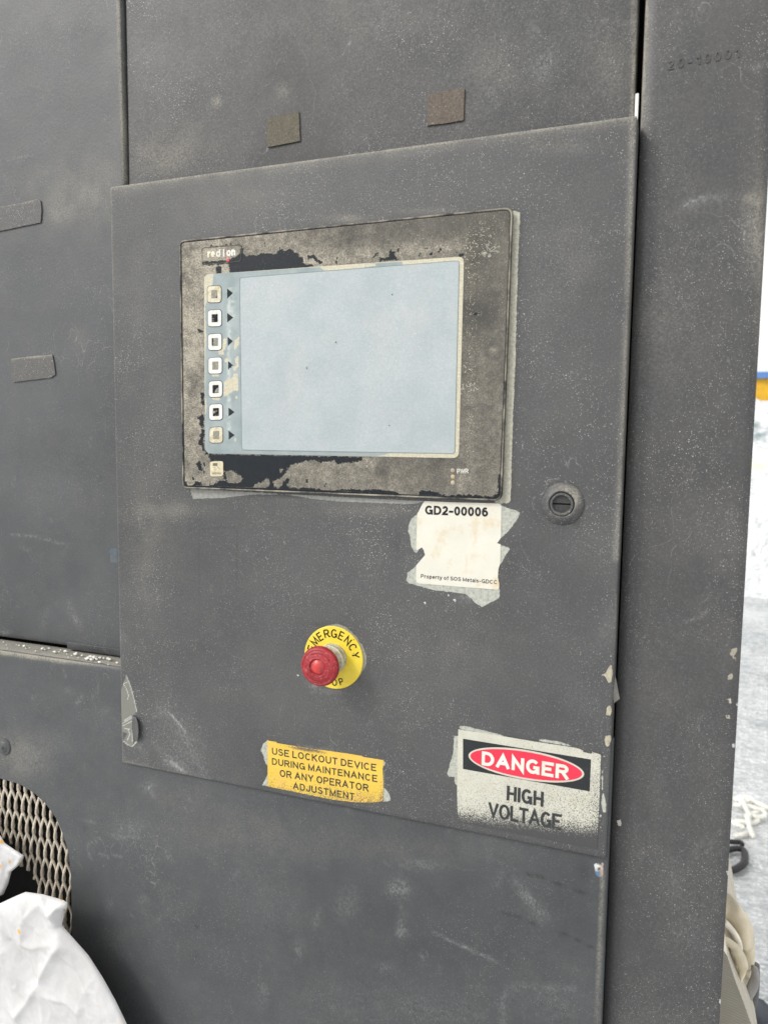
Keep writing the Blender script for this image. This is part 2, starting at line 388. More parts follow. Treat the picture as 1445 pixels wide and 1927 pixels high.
# ------------------------------------------------------------------ drawn lettering (a grotesque built from strokes)
def arc(cx, cy, rx, ry, a, b, n=12): return [(cx+rx*math.cos(math.radians(a+(b-a)*i/n)), cy+ry*math.sin(math.radians(a+(b-a)*i/n))) for i in range(n+1)]
G = {
 'A': (.80, [[(0, 0), (.5, 1), (1, 0)], [(.17, .33), (.83, .33)]]),
 'C': (.72, [arc(.5, .5, .5, .5, 42, 318, 20)]),
 'D': (.70, [[(0, 0), (0, 1), (.42, 1)]+arc(.42, .5, .58, .5, 90, -90, 14)+[(0, 0)]]),
 'E': (.62, [[(1, 1), (0, 1), (0, 0), (1, 0)], [(0, .52), (.92, .52)]]),
 'F': (.58, [[(1, 1), (0, 1), (0, 0)], [(0, .52), (.9, .52)]]),
 'G': (.76, [arc(.5, .5, .5, .5, 42, 330, 20)+[(.97, .44), (.55, .44)], [(.97, .5), (1, 0)]]),
 'H': (.68, [[(0, 0), (0, 1)], [(1, 0), (1, 1)], [(0, .5), (1, .5)]]),
 'I': (.0, [[(0, 0), (0, 1)]]),
 'J': (.50, [[(1, 1), (1, .3)]+arc(.5, .3, .5, .3, 0, -180, 10)]),
 'K': (.68, [[(0, 0), (0, 1)], [(.95, 1), (0, .38)], [(.32, .58), (1, 0)]]),
 'L': (.55, [[(0, 1), (0, 0), (1, 0)]]),
 'M': (.82, [[(0, 0), (0, 1), (.5, .08), (1, 1), (1, 0)]]),
 'N': (.68, [[(0, 0), (0, 1), (1, 0), (1, 1)]]),
 'O': (.78, [arc(.5, .5, .5, .5, 90, 450, 26)]),
 'P': (.62, [[(0, 0), (0, 1)], [(0, 1), (.6, 1)]+arc(.6, .735, .4, .265, 90, -90, 10)+[(0, .47)]]),
 'R': (.68, [[(0, 0), (0, 1)], [(0, 1), (.6, 1)]+arc(.6, .75, .38, .25, 90, -90, 10)+[(0, .5)], [(.5, .5), (1, 0)]]),
 'S': (.62, [arc(.5, .735, .46, .265, 20, 180, 9)+arc(.5, .735, .46, .2, 190, 255, 4)+arc(.5, .265, .5, .245, 80, -10, 8)+arc(.5, .265, .5, .265, -10, -165, 10)]),
 'T': (.62, [[(0, 1), (1, 1)], [(.5, 1), (.5, 0)]]),
 'U': (.68, [[(0, 1), (0, .35)]+arc(.5, .35, .5, .35, 180, 360, 14)+[(1, 1)]]),
 'V': (.74, [[(0, 1), (.5, 0), (1, 1)]]),
 'W': (1.05, [[(0, 1), (.25, 0), (.5, 1), (.75, 0), (1, 1)]]),
 'Y': (.72, [[(0, 1), (.5, .42), (1, 1)], [(.5, .42), (.5, 0)]]),
 '0': (.50, [arc(.5, .5, .5, .5, 90, 450, 24)]),
 '1': (.28, [[(0, .74), (.55, .82), (1, 1), (1, 0)]]),
 '2': (.50, [arc(.5, .71, .46, .29, 170, -20, 12)+[(.72, .42), (.1, .12), (0, 0), (1, 0)]]),
 '6': (.50, [arc(.5, .31, .5, .31, 0, 360, 20), arc(.52, .55, .52, .45, 48, 180, 10)+[(0, .31)]]),
 '-': (.30, [[(0, .38), (1, .38)]]),
 'r': (.30, [[(0, 0), (0, .72)], [(0, .42), (.35, .68), (1, .72)]]),
 'e': (.46, [[(0, .38), (.98, .38)], arc(.5, .37, .5, .37, 0, 312, 18)]),
 'd': (.46, [[(1, 0), (1, 1)], arc(.5, .36, .5, .36, 0, 360, 18)]),
 'l': (.0, [[(0, 0), (0, 1)]]),
 'i': (.0, [[(0, 0), (0, .72)], [(0, .93), (0, 1)]]),
 'o': (.48, [arc(.5, .36, .5, .36, 0, 360, 20)]),
 'n': (.42, [[(0, 0), (0, .72)], [(0, .4)]+arc(.5, .42, .5, .3, 165, 0, 8)+[(1, 0)]]),
 'p': (.46, [[(0, .72), (0, -.27)], arc(.5, .36, .5, .36, 0, 360, 18)]),
 't': (.24, [[(.4, .95), (.4, .12), (.6, 0), (1, 0)], [(0, .72), (1, .72)]]),
 'y': (.46, [[(0, .72), (.5, .03)], [(1, .72), (.45, -.12), (.25, -.27), (0, -.25)]]),
 'f': (.26, [[(1, 1), (.6, .97), (.45, .85), (.45, 0)], [(0, .72), (1, .72)]]),
 'a': (.44, [[(.05, .58), (.25, .7), (.75, .7), (.95, .55), (.95, 0)], arc(.47, .2, .48, .2, 0, 360, 16)]),
 's': (.40, [arc(.5, .54, .45, .18, 20, 200, 8)+arc(.5, .18, .5, .18, 80, -160, 12)]),
 ' ': (.34, []),
}
def ribbon(P, w, y, V, Fc, close):
    """mitred flat ribbon along 2-D points, at depth y"""
    n = len(P); L = []; R_ = []
    for i in range(n):
        p = Vector(P[i])
        if close: a = Vector(P[(i-1) % n]); b = Vector(P[(i+1) % n])
        else: a = Vector(P[i-1]) if i else None; b = Vector(P[i+1]) if i < n-1 else None
        d1 = (p-a).normalized() if a is not None and (p-a).length > 1e-9 else None
        d2 = (b-p).normalized() if b is not None and (b-p).length > 1e-9 else None
        if d1 is None: d1 = d2
        if d2 is None: d2 = d1
        t = d1+d2; t = t.normalized() if t.length > 1e-4 else d1
        nn = Vector((-t.y, t.x)); c = max(.34, nn.dot(Vector((-d1.y, d1.x))))
        if not close and i == 0: p = p-d1*w*.5*0
        L.append(p+nn*w*.5/c); R_.append(p-nn*w*.5/c)
    b0 = len(V)
    for a, b in zip(L, R_): V.append((a.x, y, a.y)); V.append((b.x, y, b.y))
    m = n if close else n-1
    for i in range(m):
        a = b0+2*i; c = b0+2*((i+1) % n); Fc.append((a, a+1, c+1, c))
def text_layout(s, gap=.2, wr=.16):
    x = 0; o = []
    for ch in s:
        w, st = G[ch]; o.append((ch, x, w)); x += w+(gap+wr if ch != ' ' else 0)
    return o, x-gap-wr
def text(s, p0, p1, cap, y, wt, mat, parent, gap=.2, thick=.0, name='lettering'):
    """s set between two baseline points (metres x, z); cap height in metres; wt = stroke / cap"""
    p0 = Vector(p0); p1 = Vector(p1); ex = (p1-p0); tot = ex.length; ex.normalize(); ez = Vector((-ex.y, ex.x))
    lay, W = text_layout(s, gap, wt); sw = cap*wt; H = cap-sw
    k = (tot-sw)/W if W > 0 else 1
    V = []; Fc = []; nn = 0
    for ch, x, w in lay:
        for st in G[ch][1]:
            pts = [p0+ex*(sw*.5+(x+q[0]*w)*k)+ez*(sw*.5+q[1]*H) for q in st]
            if len(pts) > 1:
                close = (pts[0]-pts[-1]).length < 1e-6
                if close: pts = pts[:-1]
                else:
                    d = (pts[0]-pts[1]).normalized(); e = (pts[-1]-pts[-2]).normalized()
                    if abs(st[0][1]) in (0, 1) or st[0][0] in (0, 1): pts[0] = pts[0]+d*sw*(.5 if ch not in 'AVMWNYC' else .35)
                    if abs(st[-1][1]) in (0, 1) or st[-1][0] in (0, 1): pts[-1] = pts[-1]+e*sw*(.5 if ch not in 'AVMWNYC' else .35)
                ribbon(pts, sw, y-.00002*(nn % 5), V, Fc, close); nn += 1
    o = mk(name, V, Fc, mat, parent, smooth=False)
    return o

# ------------------------------------------------------------------ materials
M_door = paint_mat('door_paint', (.054, .056, .060), (.078, .079, .081), .7, .48)
M_wall = paint_mat('cabinet_paint', (.052, .056, .061), (.076, .081, .087), .28, .46, .16)
M_upper = paint_mat('upper_paint', (.040, .041, .044), (.058, .058, .060), .75, .5)
M_post = paint_mat('post_paint', (.052, .052, .055), (.076, .075, .076), .6, .48)
M_black = simple('black_gap', (.006, .006, .007), .8, bump=0)
M_deep = simple('dark_inside', (.004, .004, .004), .9, bump=0)

# ------------------------------------------------------------------ ground and far background
def ground_mat():
    t = T('wet_pale_gravel_concrete')
    v = t.vor(38, t.scaled((1, 1.7, 1), (0, 0, .5))); sp = t.n('ShaderNodeSeparateColor'); t.t.links.new(v.outputs['Color'], sp.inputs[0])
    c = t.mix(t.ramp(sp.outputs[0], .1, .9), (.30, .32, .33), (.86, .88, .88))
    c = t.mix(t.ramp(t.noise(90, 4, .7), .40, .60), (.30, .32, .33), c)
    c = t.mix(t.ramp(t.noise(1.4, 4), .35, .65, .0, .55), c, (.78, .79, .79))
    return t.out(c, .55, t.bump(t.math('ADD', v.outputs['Distance'], t.noise(60, 3)), .012, .8))
gx = np.concatenate([[-300, -60, -15], np.linspace(-4, 8, 49), [20, 80, 300]]); gy = np.concatenate([[-300, -60, -15, -6], np.linspace(-3, 9, 49), [20, 90, 300]])
GX, GY = np.meshgrid(gx, gy); P = np.stack([GX.ravel(), GY.ravel(), np.zeros(GX.size)], 1); nx, ny = len(gx), len(gy)
idx = np.arange(nx*ny).reshape(ny, nx); q = np.stack([idx[:-1, :-1], idx[:-1, 1:], idx[1:, 1:], idx[1:, :-1]], -1).reshape(-1, 4)
tag(mk('ground', P, q, ground_mat()), kind='structure')

def bank():
    t = T('packed_snow'); n = t.noise(2.2, 6, .65)
    c = t.mix(t.ramp(n, .56, .66), (.66, .68, .69), (.26, .31, .32))
    c = t.mix(t.ramp(t.noise(.9, 3), .60, .68), c, (.78, .66, .45))
    m = t.out(c, .6, t.bump(t.noise(7, 5), .12))
    V = []; n1, n2 = 70, 30
    for j in range(n2):
        for i in range(n1):
            u = i/(n1-1); v = j/(n2-1); x = -1+12*u; y = 7.0+5*v
            h = 1.95*max(0, math.sin(math.pi*min(1, v*1.15)))**.7*min(1, 8*u, 8*(1-u))
            h *= 1+.12*noise.noise(Vector((x*.8, y*.8, 0)))
            h += .10*noise.noise(Vector((x*2.7, y*2.7, 3)))
            V.append((x, y, max(-.05, h)-.04))
    Fc = [(j*n1+i, j*n1+i+1, (j+1)*n1+i+1, (j+1)*n1+i) for j in range(n2-1) for i in range(n1-1)]
    return tag(mk('snow_bank', V, Fc, m), 'long bank of dirty white snow piled behind the cabinet, at the right', 'snow bank')
bank()
M_yel = simple('yellow_bin_paint', (.72, .42, .03), .45, scale=3, bs=30, dirt=(.25, .15, .05), dirtamt=.3, dirtscale=4)
M_blu = simple('blue_rim_paint', (.10, .22, .50), .5, scale=3, bs=30)
def bx(V, Fc, c, s, taper=1.0, bev=0):
    b = len(V)
    for dz in (-1, 1):
        k = taper if dz < 0 else 1
        for dx, dy in ((-1, -1), (1, -1), (1, 1), (-1, 1)): V.append((c[0]+dx*s[0]*k, c[1]+dy*s[1]*k, c[2]+dz*s[2]))
    Fc += [tuple(b+i for i in f) for f in ((3, 2, 1, 0), (4, 5, 6, 7), (0, 1, 5, 4), (1, 2, 6, 5), (2, 3, 7, 6), (3, 0, 4, 7))]
ybin = thing('waste_skip', (0, 0, 0), 'yellow skip with a blue rim standing far behind the cabinet', 'skip')
YB = 12.5; bl = at(1380, 745, YB); tr_ = at(1500, 712, YB)
V = []; Fc = []; xc = (at(1385, 740, YB)[0]+at(1640, 740, YB)[0])/2; hw = (at(1640, 740, YB)[0]-at(1385, 740, YB)[0])/2
ztop = at(1440, 712, YB)[2]
ybin.location = (xc, YB+.9, 0)
bx(V, Fc, (xc, YB+.9, ztop/2), (hw, .9, ztop/2), .8); mk('tub', V, Fc, M_yel, ybin, False)
V = []; Fc = []
for k in range(5): bx(V, Fc, (xc-hw*.8+hw*.4*k, YB-.04, ztop*.55), (.05, .03, ztop*.3))
for k in (0,): mk('rib', V, Fc, M_yel, ybin, False)
V = []; Fc = []; bx(V, Fc, (xc, YB+.9, ztop+.05), (hw+.06, .97, .05)); mk('rim', V, Fc, M_blu, ybin, False)

# white rope on the ground
M_rope = simple('white_rope', (.82, .81, .74), .8, bs=900, bump=.001)
rope = thing('rope', (2.0, 1.6, 0), 'loose tangle of white rope lying on the pale ground', 'rope')
Z = 1.0
rp = [[(340, 360), (380, 350), (450, 340), (560, 330), (640, 400), (720, 440), (843, 490), (980, 520)],
      [(330, 380), (400, 370), (500, 440), (640, 490), (760, 530), (800, 580), (760, 625), (640, 620), (570, 605), (620, 575), (680, 560)],
      [(400, 330), (440, 350), (500, 480), (560, 600), (530, 650)], [(340, 690), (480, 705), (600, 720), (700, 675)],
      [(300, 700), (370, 740), (480, 790)], [(520, 600), (545, 700), (570, 800), (620, 930)], [(320, 915), (430, 900), (560, 870), (600, 900)],
      [(330, 440), (420, 450), (480, 400), (560, 370)]]
for i, s in enumerate(rp):
    pts = [Vector(atz(a, b, .012+.010*(i % 3)+.004*(k % 2))) for k, (a, b) in enumerate(crop(s, 1340, 1460, 8.03))]
    tube('strand', spline(pts, 6), .0085, M_rope, rope, 8)
# black loop handle
M_rub = simple('black_rubber', (.018, .018, .02), .42, bs=200, bump=.0006)
hd = thing('loop_handle', tuple(atz(1380, 1637, 0)), 'black hexagonal loop handle on the pale ground right of the post', 'handle')
hp = [(200, 1140), (300, 1110), (430, 1108), (485, 1150), (497, 1230), (492, 1300), (440, 1365), (330, 1425), (230, 1440), (150, 1380), (140, 1220)]
pts = [Vector(atz(a, b, .02)) for a, b in crop(hp, 1340, 1460, 8.03)]
tube('grip', spline(pts+[pts[0]], 4)[:-1], .0125, M_rub, hd, 10, closed=True, flat=.8)
pts = [Vector(atz(a, b, .02)) for a, b in crop([(250, 1000), (350, 1005), (430, 1015), (455, 1045)], 1340, 1460, 8.03)]
tube('stub', spline(pts, 4), .0085, M_rub, hd, 10)
# dark peg
pg = tube('hose_end', [Vector(atz(1427, 1902, .1)), Vector(atz(1429, 1915, .06)), Vector(atz(1434, 1945, .02)), Vector(atz(1440, 1990, .02))], .026, simple('dark_grey_plastic', (.10, .11, .125), .45, bs=200), None, 12)
tag(pg, 'dark grey hose end on the ground at the lower right corner', 'hose')

# woven bulk bag
def weave():
    t = T('tan_woven_cloth'); w1 = t.n('ShaderNodeTexWave', wave_type='BANDS', bands_direction='X'); w1.inputs['Scale'].default_value = 210; t.put(w1.inputs['Vector'], t.scaled((1, 0, 1), (0, .7, 0)))
    w2 = t.n('ShaderNodeTexWave', wave_type='BANDS', bands_direction='Z'); w2.inputs['Scale'].default_value = 210; t.put(w2.inputs['Vector'], t.scaled((1, 0, 1), (0, .7, 0)))
    h = t.math('MAXIMUM', w1.outputs['Fac'], w2.outputs['Fac'])
    c = t.mix(t.ramp(h, .3, .9), (.50, .45, .36), (.85, .80, .68)); c = t.mix(t.ramp(t.noise(12, 4), .4, .7, 0, .35), c, (.40, .36, .30))
    return t.out(c, .8, t.bump(h, .0012))
M_weave = weave(); M_strap = simple('tan_webbing', (.76, .68, .52), .75, scale=25, bs=1200, bump=.0003, var=.25)
M_gstrap = simple('grey_webbing', (.36, .35, .34), .75, scale=25, bs=1200)
bb = thing('bulk_bag', (.8, .4, 0), 'tan woven bulk bag with a lifting loop behind the post, bottom right', 'bag')
YK = .26
o1 = xz([(1290, 1760), (1350, 1762), (1366, 1783), (1379, 1822), (1395, 1862), (1409, 1900), (1419, 1929), (1434, 1985)], YK)
o1 = [(o1[0][0], .02), ] + o1 + [(o1[-1][0]+.03, .45), (o1[-1][0]+.04, .02)]
def bulge(x, z): return -.03*np.sin(np.clip((x-o1[1][0])/(.25), 0, 1)*math.pi)*np.clip((z-.02)/.3, 0, 1)
sheet('bag_body', rounded(o1, [0]+[0]*(len(o1)-1)), YK, .45, M_weave, bb, step=.02, hfun=bulge, smooth=True, sharp=60)
def q3(l, Y): return [Vector(at(a, b, y)) for (a, b), y in zip(l, Y if isinstance(Y, list) else [Y]*len(l))]
tube('lifting_loop', spline(q3([(1320, 1702), (1355, 1706), (1382, 1722), (1398, 1746), (1404, 1774), (1403, 1802), (1397, 1830), (1393, 1848)], [.33, .33, .33, .33, .34, .34, .34, .33]), 6), [.018]*10+[.021]*12+[.0175]*21, M_strap, bb, 14, flat=.5, flatdir=(1, .2, -.4))
tube('seam', spline(q3([(1399, 1831), (1408, 1829), (1419, 1821)], .315), 5), .0012, M_strap, bb, 6)
tube('tab', spline(q3([(1352, 1768), (1376, 1778), (1391, 1800), (1396, 1824), (1393, 1848)], .28), 6), [.008]*8+[.0105]*9+[.008, .007, .006, .005, .004, .003, .003, .002], M_strap, bb, 12, flat=.6, flatdir=(1, .4, .2))
tube('inner_fold', spline(q3([(1362, 1736), (1378, 1752), (1388, 1770), (1391, 1784)], .30), 5), .006, simple('pale_webbing', (.8, .76, .66), .75), bb, 10, flat=.6)
tube('side_strap', spline(q3([(1420, 1822), (1421, 1840), (1415, 1860), (1404, 1882), (1392, 1900)], .31), 5), .0058, M_gstrap, bb, 10, flat=.6)
tube('side_strap', spline(q3([(1424, 1815), (1424, 1850), (1421, 1878), (1413, 1905), (1410, 1930)], .34), 5), .0042, simple('dark_grey_webbing', (.17, .17, .18), .7), bb, 10, flat=.6)

# ------------------------------------------------------------------ the machine cabinet
cab = thing('machine_cabinet', (.1, .05, 0), 'large dark grey sheet metal cabinet that fills the picture behind the control door', 'cabinet')
SAGE = (.44, .48, .43); CREAM = (.52, .50, .40); WHITE = (.66, .68, .66); TAN = (.36, .33, .26); BLUE = (.070, .098, .125)

w = WearShade()
w.spot(300, 50, 60, 90, .12).spot(130, 350, 90, 60, .16, 0).spot(150, 375, 60, 40, .2, 0).spot(200, 330, 60, 70, .16, 0).spot(60, 120, 90, 130, .12)
w.spot(110, 400, 22, 22, .3, 0).spot(40, 480, 60, 30, .25, 2).spot(90, 620, 90, 50, .18, 2).spot(150, 640, 25, 30, .12, 0).spot(120, 880, 120, 90, .12, 1)
w.stroke([(20, 1006), (60, 1010), (85, 1014), (120, 1024)], 2.2, .8).stroke([(40, 1030), (56, 1037)], 3, .5)
w.spot(143, 1165, 8, 18, .6, 1, -30).spot(85, 1165, 7, 20, .35, 1, 10).spot(130, 1140, 5, 12, .5).spot(8, 1190, 9, 7, .7).stroke([(0, 303), (60, 292)], 1.6, .7)
w.spot(200, 222, 5, 6, .9).spot(90, 265, 25, 20, .2).spot(20, 1060, 60, 120, .12, 2)
w.stroke([(222, 0), (228, 180), (234, 340)], 3.2, 1.1, 0).spot(40, 20, 300, 60, .1, 0)
w.chip([(205, 1028), (221, 1032), (221, 1060), (207, 1058)], BLUE, -.5)
w.stroke([(0, 1200), (130, 1214)], 2, .3, 2)  # painted shadow along the panel's bottom edge
for k in range(26):
    a, b = rng.uniform(0, 215), rng.uniform(0, 1180); an = rng.uniform(0, 6.28); l = rng.uniform(4, 26)
    w.stroke([(a, b), (a+l*math.cos(an), b+l*math.sin(an))], rng.uniform(1.5, 5), rng.uniform(.1, .35))
slab('side_panel', -.55, -.0112, .1088+ZB, 1.0+ZB, .036, .02, .0042, .0028, M_wall, cab, w)
# hemmed lip below the side panel
V = []; Fc = []
slab('lip', -.104, -.010, .1066+ZB, .1150+ZB, .0335, .008, .0008, .003, M_wall, cab, WearShade().spot(180, 1225, 60, 16, .9, 2))  # dark spot paints the gap shadow onto the lip

w = WearShade()
w.spot(1020, 125, 24, 30, .7, 1, 30).spot(1035, 100, 10, 20, .4).spot(1005, 52, 12, 14, .5).spot(925, 175, 10, 30, .5, 1, -30).spot(408, 190, 9, 10, .8, 0)
w.stroke([(1125, 36), (1140, 37), (1190, 45)], 1.6, .9).stroke([(1060, 15), (1050, 40)], 3, .35).spot(968, 196, 4, 3, .8, 1).spot(1100, 180, 8, 10, .3).spot(1026, 190, 6, 5, .6)
w.spot(533, 172, 16, 14, .35, 0).spot(430, 90, 22, 60, .2).spot(465, 100, 8, 45, .25).spot(290, 300, 50, 30, .35, 0).spot(340, 270, 60, 40, .25, 0).spot(290, 55, 14, 12, .2).spot(272, 80, 10, 14, .2)
w.spot(930, 130, 40, 40, .2, 0).spot(1100, 250, 80, 20, .3, 2).spot(700, 300, 300, 22, .35, 2).spot(780, 110, 80, 50, .15, 2).spot(1150, 120, 40, 100, .15, 0)  # includes darker bands just above the door's top edge
w.stroke([(1194, 0), (1192, 130), (1190, 215)], 4, .75, 0).spot(600, 40, 200, 50, .12, 0)
for k in range(30):
    a, b = rng.uniform(250, 1180), rng.uniform(-40, 300); an = rng.uniform(0, 6.28); l = rng.uniform(4, 28)
    w.stroke([(a, b), (a+l*math.cos(an), b+l*math.sin(an))], rng.uniform(1.2, 5), rng.uniform(.1, .4))
slab('upper_panel', -.0088, .5022, .06+ZB, 1.0+ZB, .040, .015, .0020, .0028, M_upper, cab, w)

w = WearShade()
w.stroke([(1216, 0), (1211, 120), (1207, 235)], 5.5, .95, 0).spot(1270, 25, 6, 10, .3, 1, 30).spot(1325, 20, 14, 8, .3, 1, -30)
w.stroke([(1232, 158), (1240, 153), (1310, 142), (1360, 134)], 1.6, .7).spot(1425, 124, 18, 7, .6, 1, -15)
w.spot(1310, 380, 34, 7, .75, 1, -25).spot(1350, 372, 26, 8, .6, 1, -8).spot(1420, 372, 20, 10, .5, 0).spot(1415, 430, 18, 80, .35, 0).spot(1430, 500, 10, 200, .45, 0)  # long pale spots at the right edge paint in a sky reflection
w.stroke([(1290, 1170), (1315, 1163), (1330, 1150)], 3, .9).stroke([(1285, 390), (1300, 378), (1330, 366)], 2, .6).spot(1330, 1125, 30, 10, .25, 1, -30)
w.spot(1270, 1660, 20, 30, .2).spot(1300, 1760, 40, 40, .15).spot(1250, 600, 60, 100, .12, 0).spot(1330, 1600, 20, 20, .3, 1).spot(1290, 1700, 80, 120, .18, 1)
w.spot(1240, 1490, 12, 40, .2).spot(1250, 880, 30, 60, .2, 2).spot(1300, 1250, 60, 40, .15, 2).spot(1360, 760, 20, 20, .15)
w.chip(crop([(455, 595), (510, 572), (515, 590), (495, 640), (512, 680), (490, 705), (468, 650), (450, 640)], 1280, 1100, 4.818), TAN, -.2)
w.chip(crop([(430, 830), (465, 795), (480, 840), (450, 880), (430, 870)], 1280, 1100, 4.818), TAN, .2).chip(crop([(425, 1040), (450, 1035), (462, 1080), (440, 1090)], 1280, 1100, 4.818), CREAM, 1)
w.chip(crop([(415, 1190), (445, 1190), (450, 1220), (420, 1215)], 1280, 1100, 4.818), CREAM, 1).chip(crop([(510, 1075), (530, 1075), (525, 1095), (510, 1095)], 1280, 1100, 4.818), WHITE, 1)
w.chip(crop([(475, 1445), (490, 1445), (488, 1480), (475, 1480)], 1280, 1100, 4.818), WHITE, 1).chip([(1385, 1474), (1386, 1474), (1382, 1557), (1380.5, 1557)], WHITE, .6)
w.chip([(1367.5, 1641), (1369, 1641), (1375, 1656), (1373.5, 1656)], WHITE, .6).chip([(1352, 1884), (1357, 1880), (1356, 1890)], WHITE, .4).chip([(1418, 902), (1421, 900), (1420, 906)], WHITE, .5)
for k in range(44):
    a, b = rng.uniform(1185, 1420), rng.uniform(0, 1927); an = rng.uniform(0, 6.28); l = rng.uniform(4, 24)
    w.stroke([(a, b), (a+l*math.cos(an), b+l*math.sin(an))], rng.uniform(1.2, 6), rng.uniform(.1, .32))
slab('corner_post', .5046, .606, -.98+ZB, 1.0+ZB, .020, .42, .0120, .0022, M_post, cab, w, sidesteps=8, seg=7)
# hardly raised stamped number on the post
nm = text('20-10001', xz([(1257, 131)], .0199)[0], xz([(1391, 107)], .0199)[0], .0070, .0196, .13, M_post, cab, gap=.5, name='stamped_number')
sol = nm.modifiers.new('depth', 'SOLIDIFY'); sol.thickness = .0005; sol.offset = 0

# lower panel with the vent opening
vent_px = [(-160, 1560), (-120, 1500), (-60, 1470), (-20, 1464), (0, 1466), (35, 1476), (62, 1492), (85, 1513), (105, 1541), (119, 1573), (128, 1606), (133, 1650), (134, 1700), (135, 1760), (136, 1850), (137, 1960)]
vent = xz(vent_px, .004)
vent = vent + [(vent[-1][0], -.50+ZB), (vent[0][0], -.50+ZB)]
w = WearShade()
w.stroke([(0, 1226), (100, 1240), (222, 1250)], 5, 1.5, 0).spot(130, 1300, 9, 10, .35, 1, -50).stroke([(155, 1308), (150, 1318), (143, 1326)], 2.2, 1.2).stroke([(120, 1262), (124, 1275)], 1.6, .8)
w.stroke([(182, 1275), (186, 1300)], 1.4, .5).stroke([(97, 1255), (90, 1270)], 1.4, .5).stroke([(60, 1315), (72, 1308)], 1.8, .5).spot(40, 1430, 45, 35, .3, 0).spot(60, 1440, 30, 30, .35, 1).spot(20, 1400, 40, 20, .2, 0)
w.spot(90, 1400, 60, 30, .2, 1).spot(195, 1350, 20, 40, .18, 1).spot(278, 1480, 10, 14, .8, 1, 60).stroke([(280, 1485), (290, 1500)], 3, .6).spot(240, 1560, 26, 14, .4)
w.stroke([(165, 1590), (172, 1585), (190, 1578)], 1.7, .8).stroke([(165, 1590), (166, 1602), (172, 1618)], 1.7, .5).stroke([(187, 1607), (203, 1612)], 1.6, .7).stroke([(212, 1610), (228, 1612)], 1.7, .7).stroke([(150, 1540), (180, 1550)], 1.6, .5)
w.stroke([(205, 1570), (220, 1577), (245, 1574), (262, 1576)], 2.4, .6).spot(205, 1700, 8, 12, .4).stroke([(248, 1724), (254, 1730)], 1.4, .7).spot(270, 1693, 9, 7, .5).stroke([(1085, 1), (2, 2)], 1, 0)
w.spot(790, 1628, 40, 11, .55, 1, 3).spot(750, 1673, 22, 18, .8).spot(755, 1745, 8, 24, .5).spot(757, 1757, 15, 10, .4).spot(795, 1805, 9, 13, .45).spot(595, 1730, 6, 20, .5, 1, 15).spot(650, 1700, 22, 40, .32, 1, 20)
w.stroke([(815, 1755), (850, 1772), (900, 1795), (938, 1811)], 2.6, .9).spot(992, 1690, 10, 38, .75, 1, -35).spot(1020, 1720, 14, 14, .5).spot(940, 1655, 8, 20, .3, 1, 20)
w.stroke([(946, 1927), (946, 1880), (955, 1862), (980, 1856), (1080, 1862)], 7, .4).spot(1040, 1880, 70, 16, .25).spot(1050, 1910, 60, 14, .22).spot(725, 1822, 16, 10, .45).spot(560, 1790, 10, 18, .4).spot(495, 1870, 10, 26, .4)
w.spot(500, 1700, 60, 90, .14).spot(680, 1890, 140, 50, .16).spot(830, 1900, 90, 40, .18).spot(300, 1700, 60, 90, .1).spot(420, 1560, 120, 40, .10, 0).spot(560, 1580, 180, 30, .07, 0).spot(340, 1500, 60, 22, .1, 0).spot(800, 1600, 200, 24, .07, 0)
w.stroke([(990, 1644), (1010, 1648), (1060, 1668), (1128, 1692)], 1.4, 1.0, 2).stroke([(945, 1720), (980, 1728), (1010, 1742), (1060, 1757), (1128, 1791)], 1.5, .9, 2).spot(1058, 1764, 3, 5, .9, 2)
w.spot(1100, 1640, 12, 16, .5, 2).spot(1000, 1645, 7, 2.5, .8, 2).spot(370, 1744, 3, 5, .9, 2).spot(369, 1796, 4, 3, .6, 2).spot(160, 1560, 3, 4, .6, 2)
w.stroke([(1134, 1640), (1129, 1780), (1125, 1927)], 3, .55, 0).spot(1115, 1700, 10, 60, .12)
w.chip(crop([(1195, 1150), (1225, 1140), (1240, 1175), (1225, 1190), (1200, 1185)], 820, 1340, 4.014), WHITE, .6).chip(crop([(1240, 1140), (1265, 1140), (1262, 1200), (1235, 1200)], 820, 1340, 4.014), (.42, .32, .26), .2)
w.chip(crop([(1195, 1180), (1225, 1200), (1245, 1230), (1230, 1250), (1210, 1230)], 820, 1340, 4.014), (.09, .17, .30), .6).chip(crop([(1245, 1225), (1265, 1215), (1268, 1240), (1248, 1250)], 820, 1340, 4.014), (.45, .30, .2), .3)
for k in range(110):
    a, b = rng.uniform(140, 1130), rng.uniform(1270, 1927); an = rng.uniform(0, 6.28); l = rng.uniform(3, 26)
    w.stroke([(a, b), (a+l*math.cos(an), b+l*math.sin(an))], rng.uniform(1.2, 6), rng.uniform(.1, .34))
LX1 = .5083; LZ1 = .1045+ZB
lp = [(-.56, -.62+ZB), (LX1, -.62+ZB), (LX1, LZ1), (-.56, LZ1)]
sheet('lower_panel', lp, .0045, .0040, M_wall, cab, step=.003, holes=[vent], attrs=w, rnd=(-.6, LX1, -1, LZ1, .0025), sharp=50)
slab('base_panel', -.56, LX1, -ZB+.02+ZB, -.622+ZB, .006, .04, .002, .02, M_wall, cab, WearShade())
slab('ledge', -.56, LX1-.004, .090+ZB, .1042+ZB, .0088, .034, .0004, .003, M_wall, cab, WearShade().spot(100, 1225, 500, 80, 1.5, 0).spot(100, 1225, 500, 80, .7, 1))
slab('side_return', LX1-.004, LX1-.0005, -.62+ZB, .098+ZB, .0088, .034, .0004, .006, M_wall, cab, WearShade())
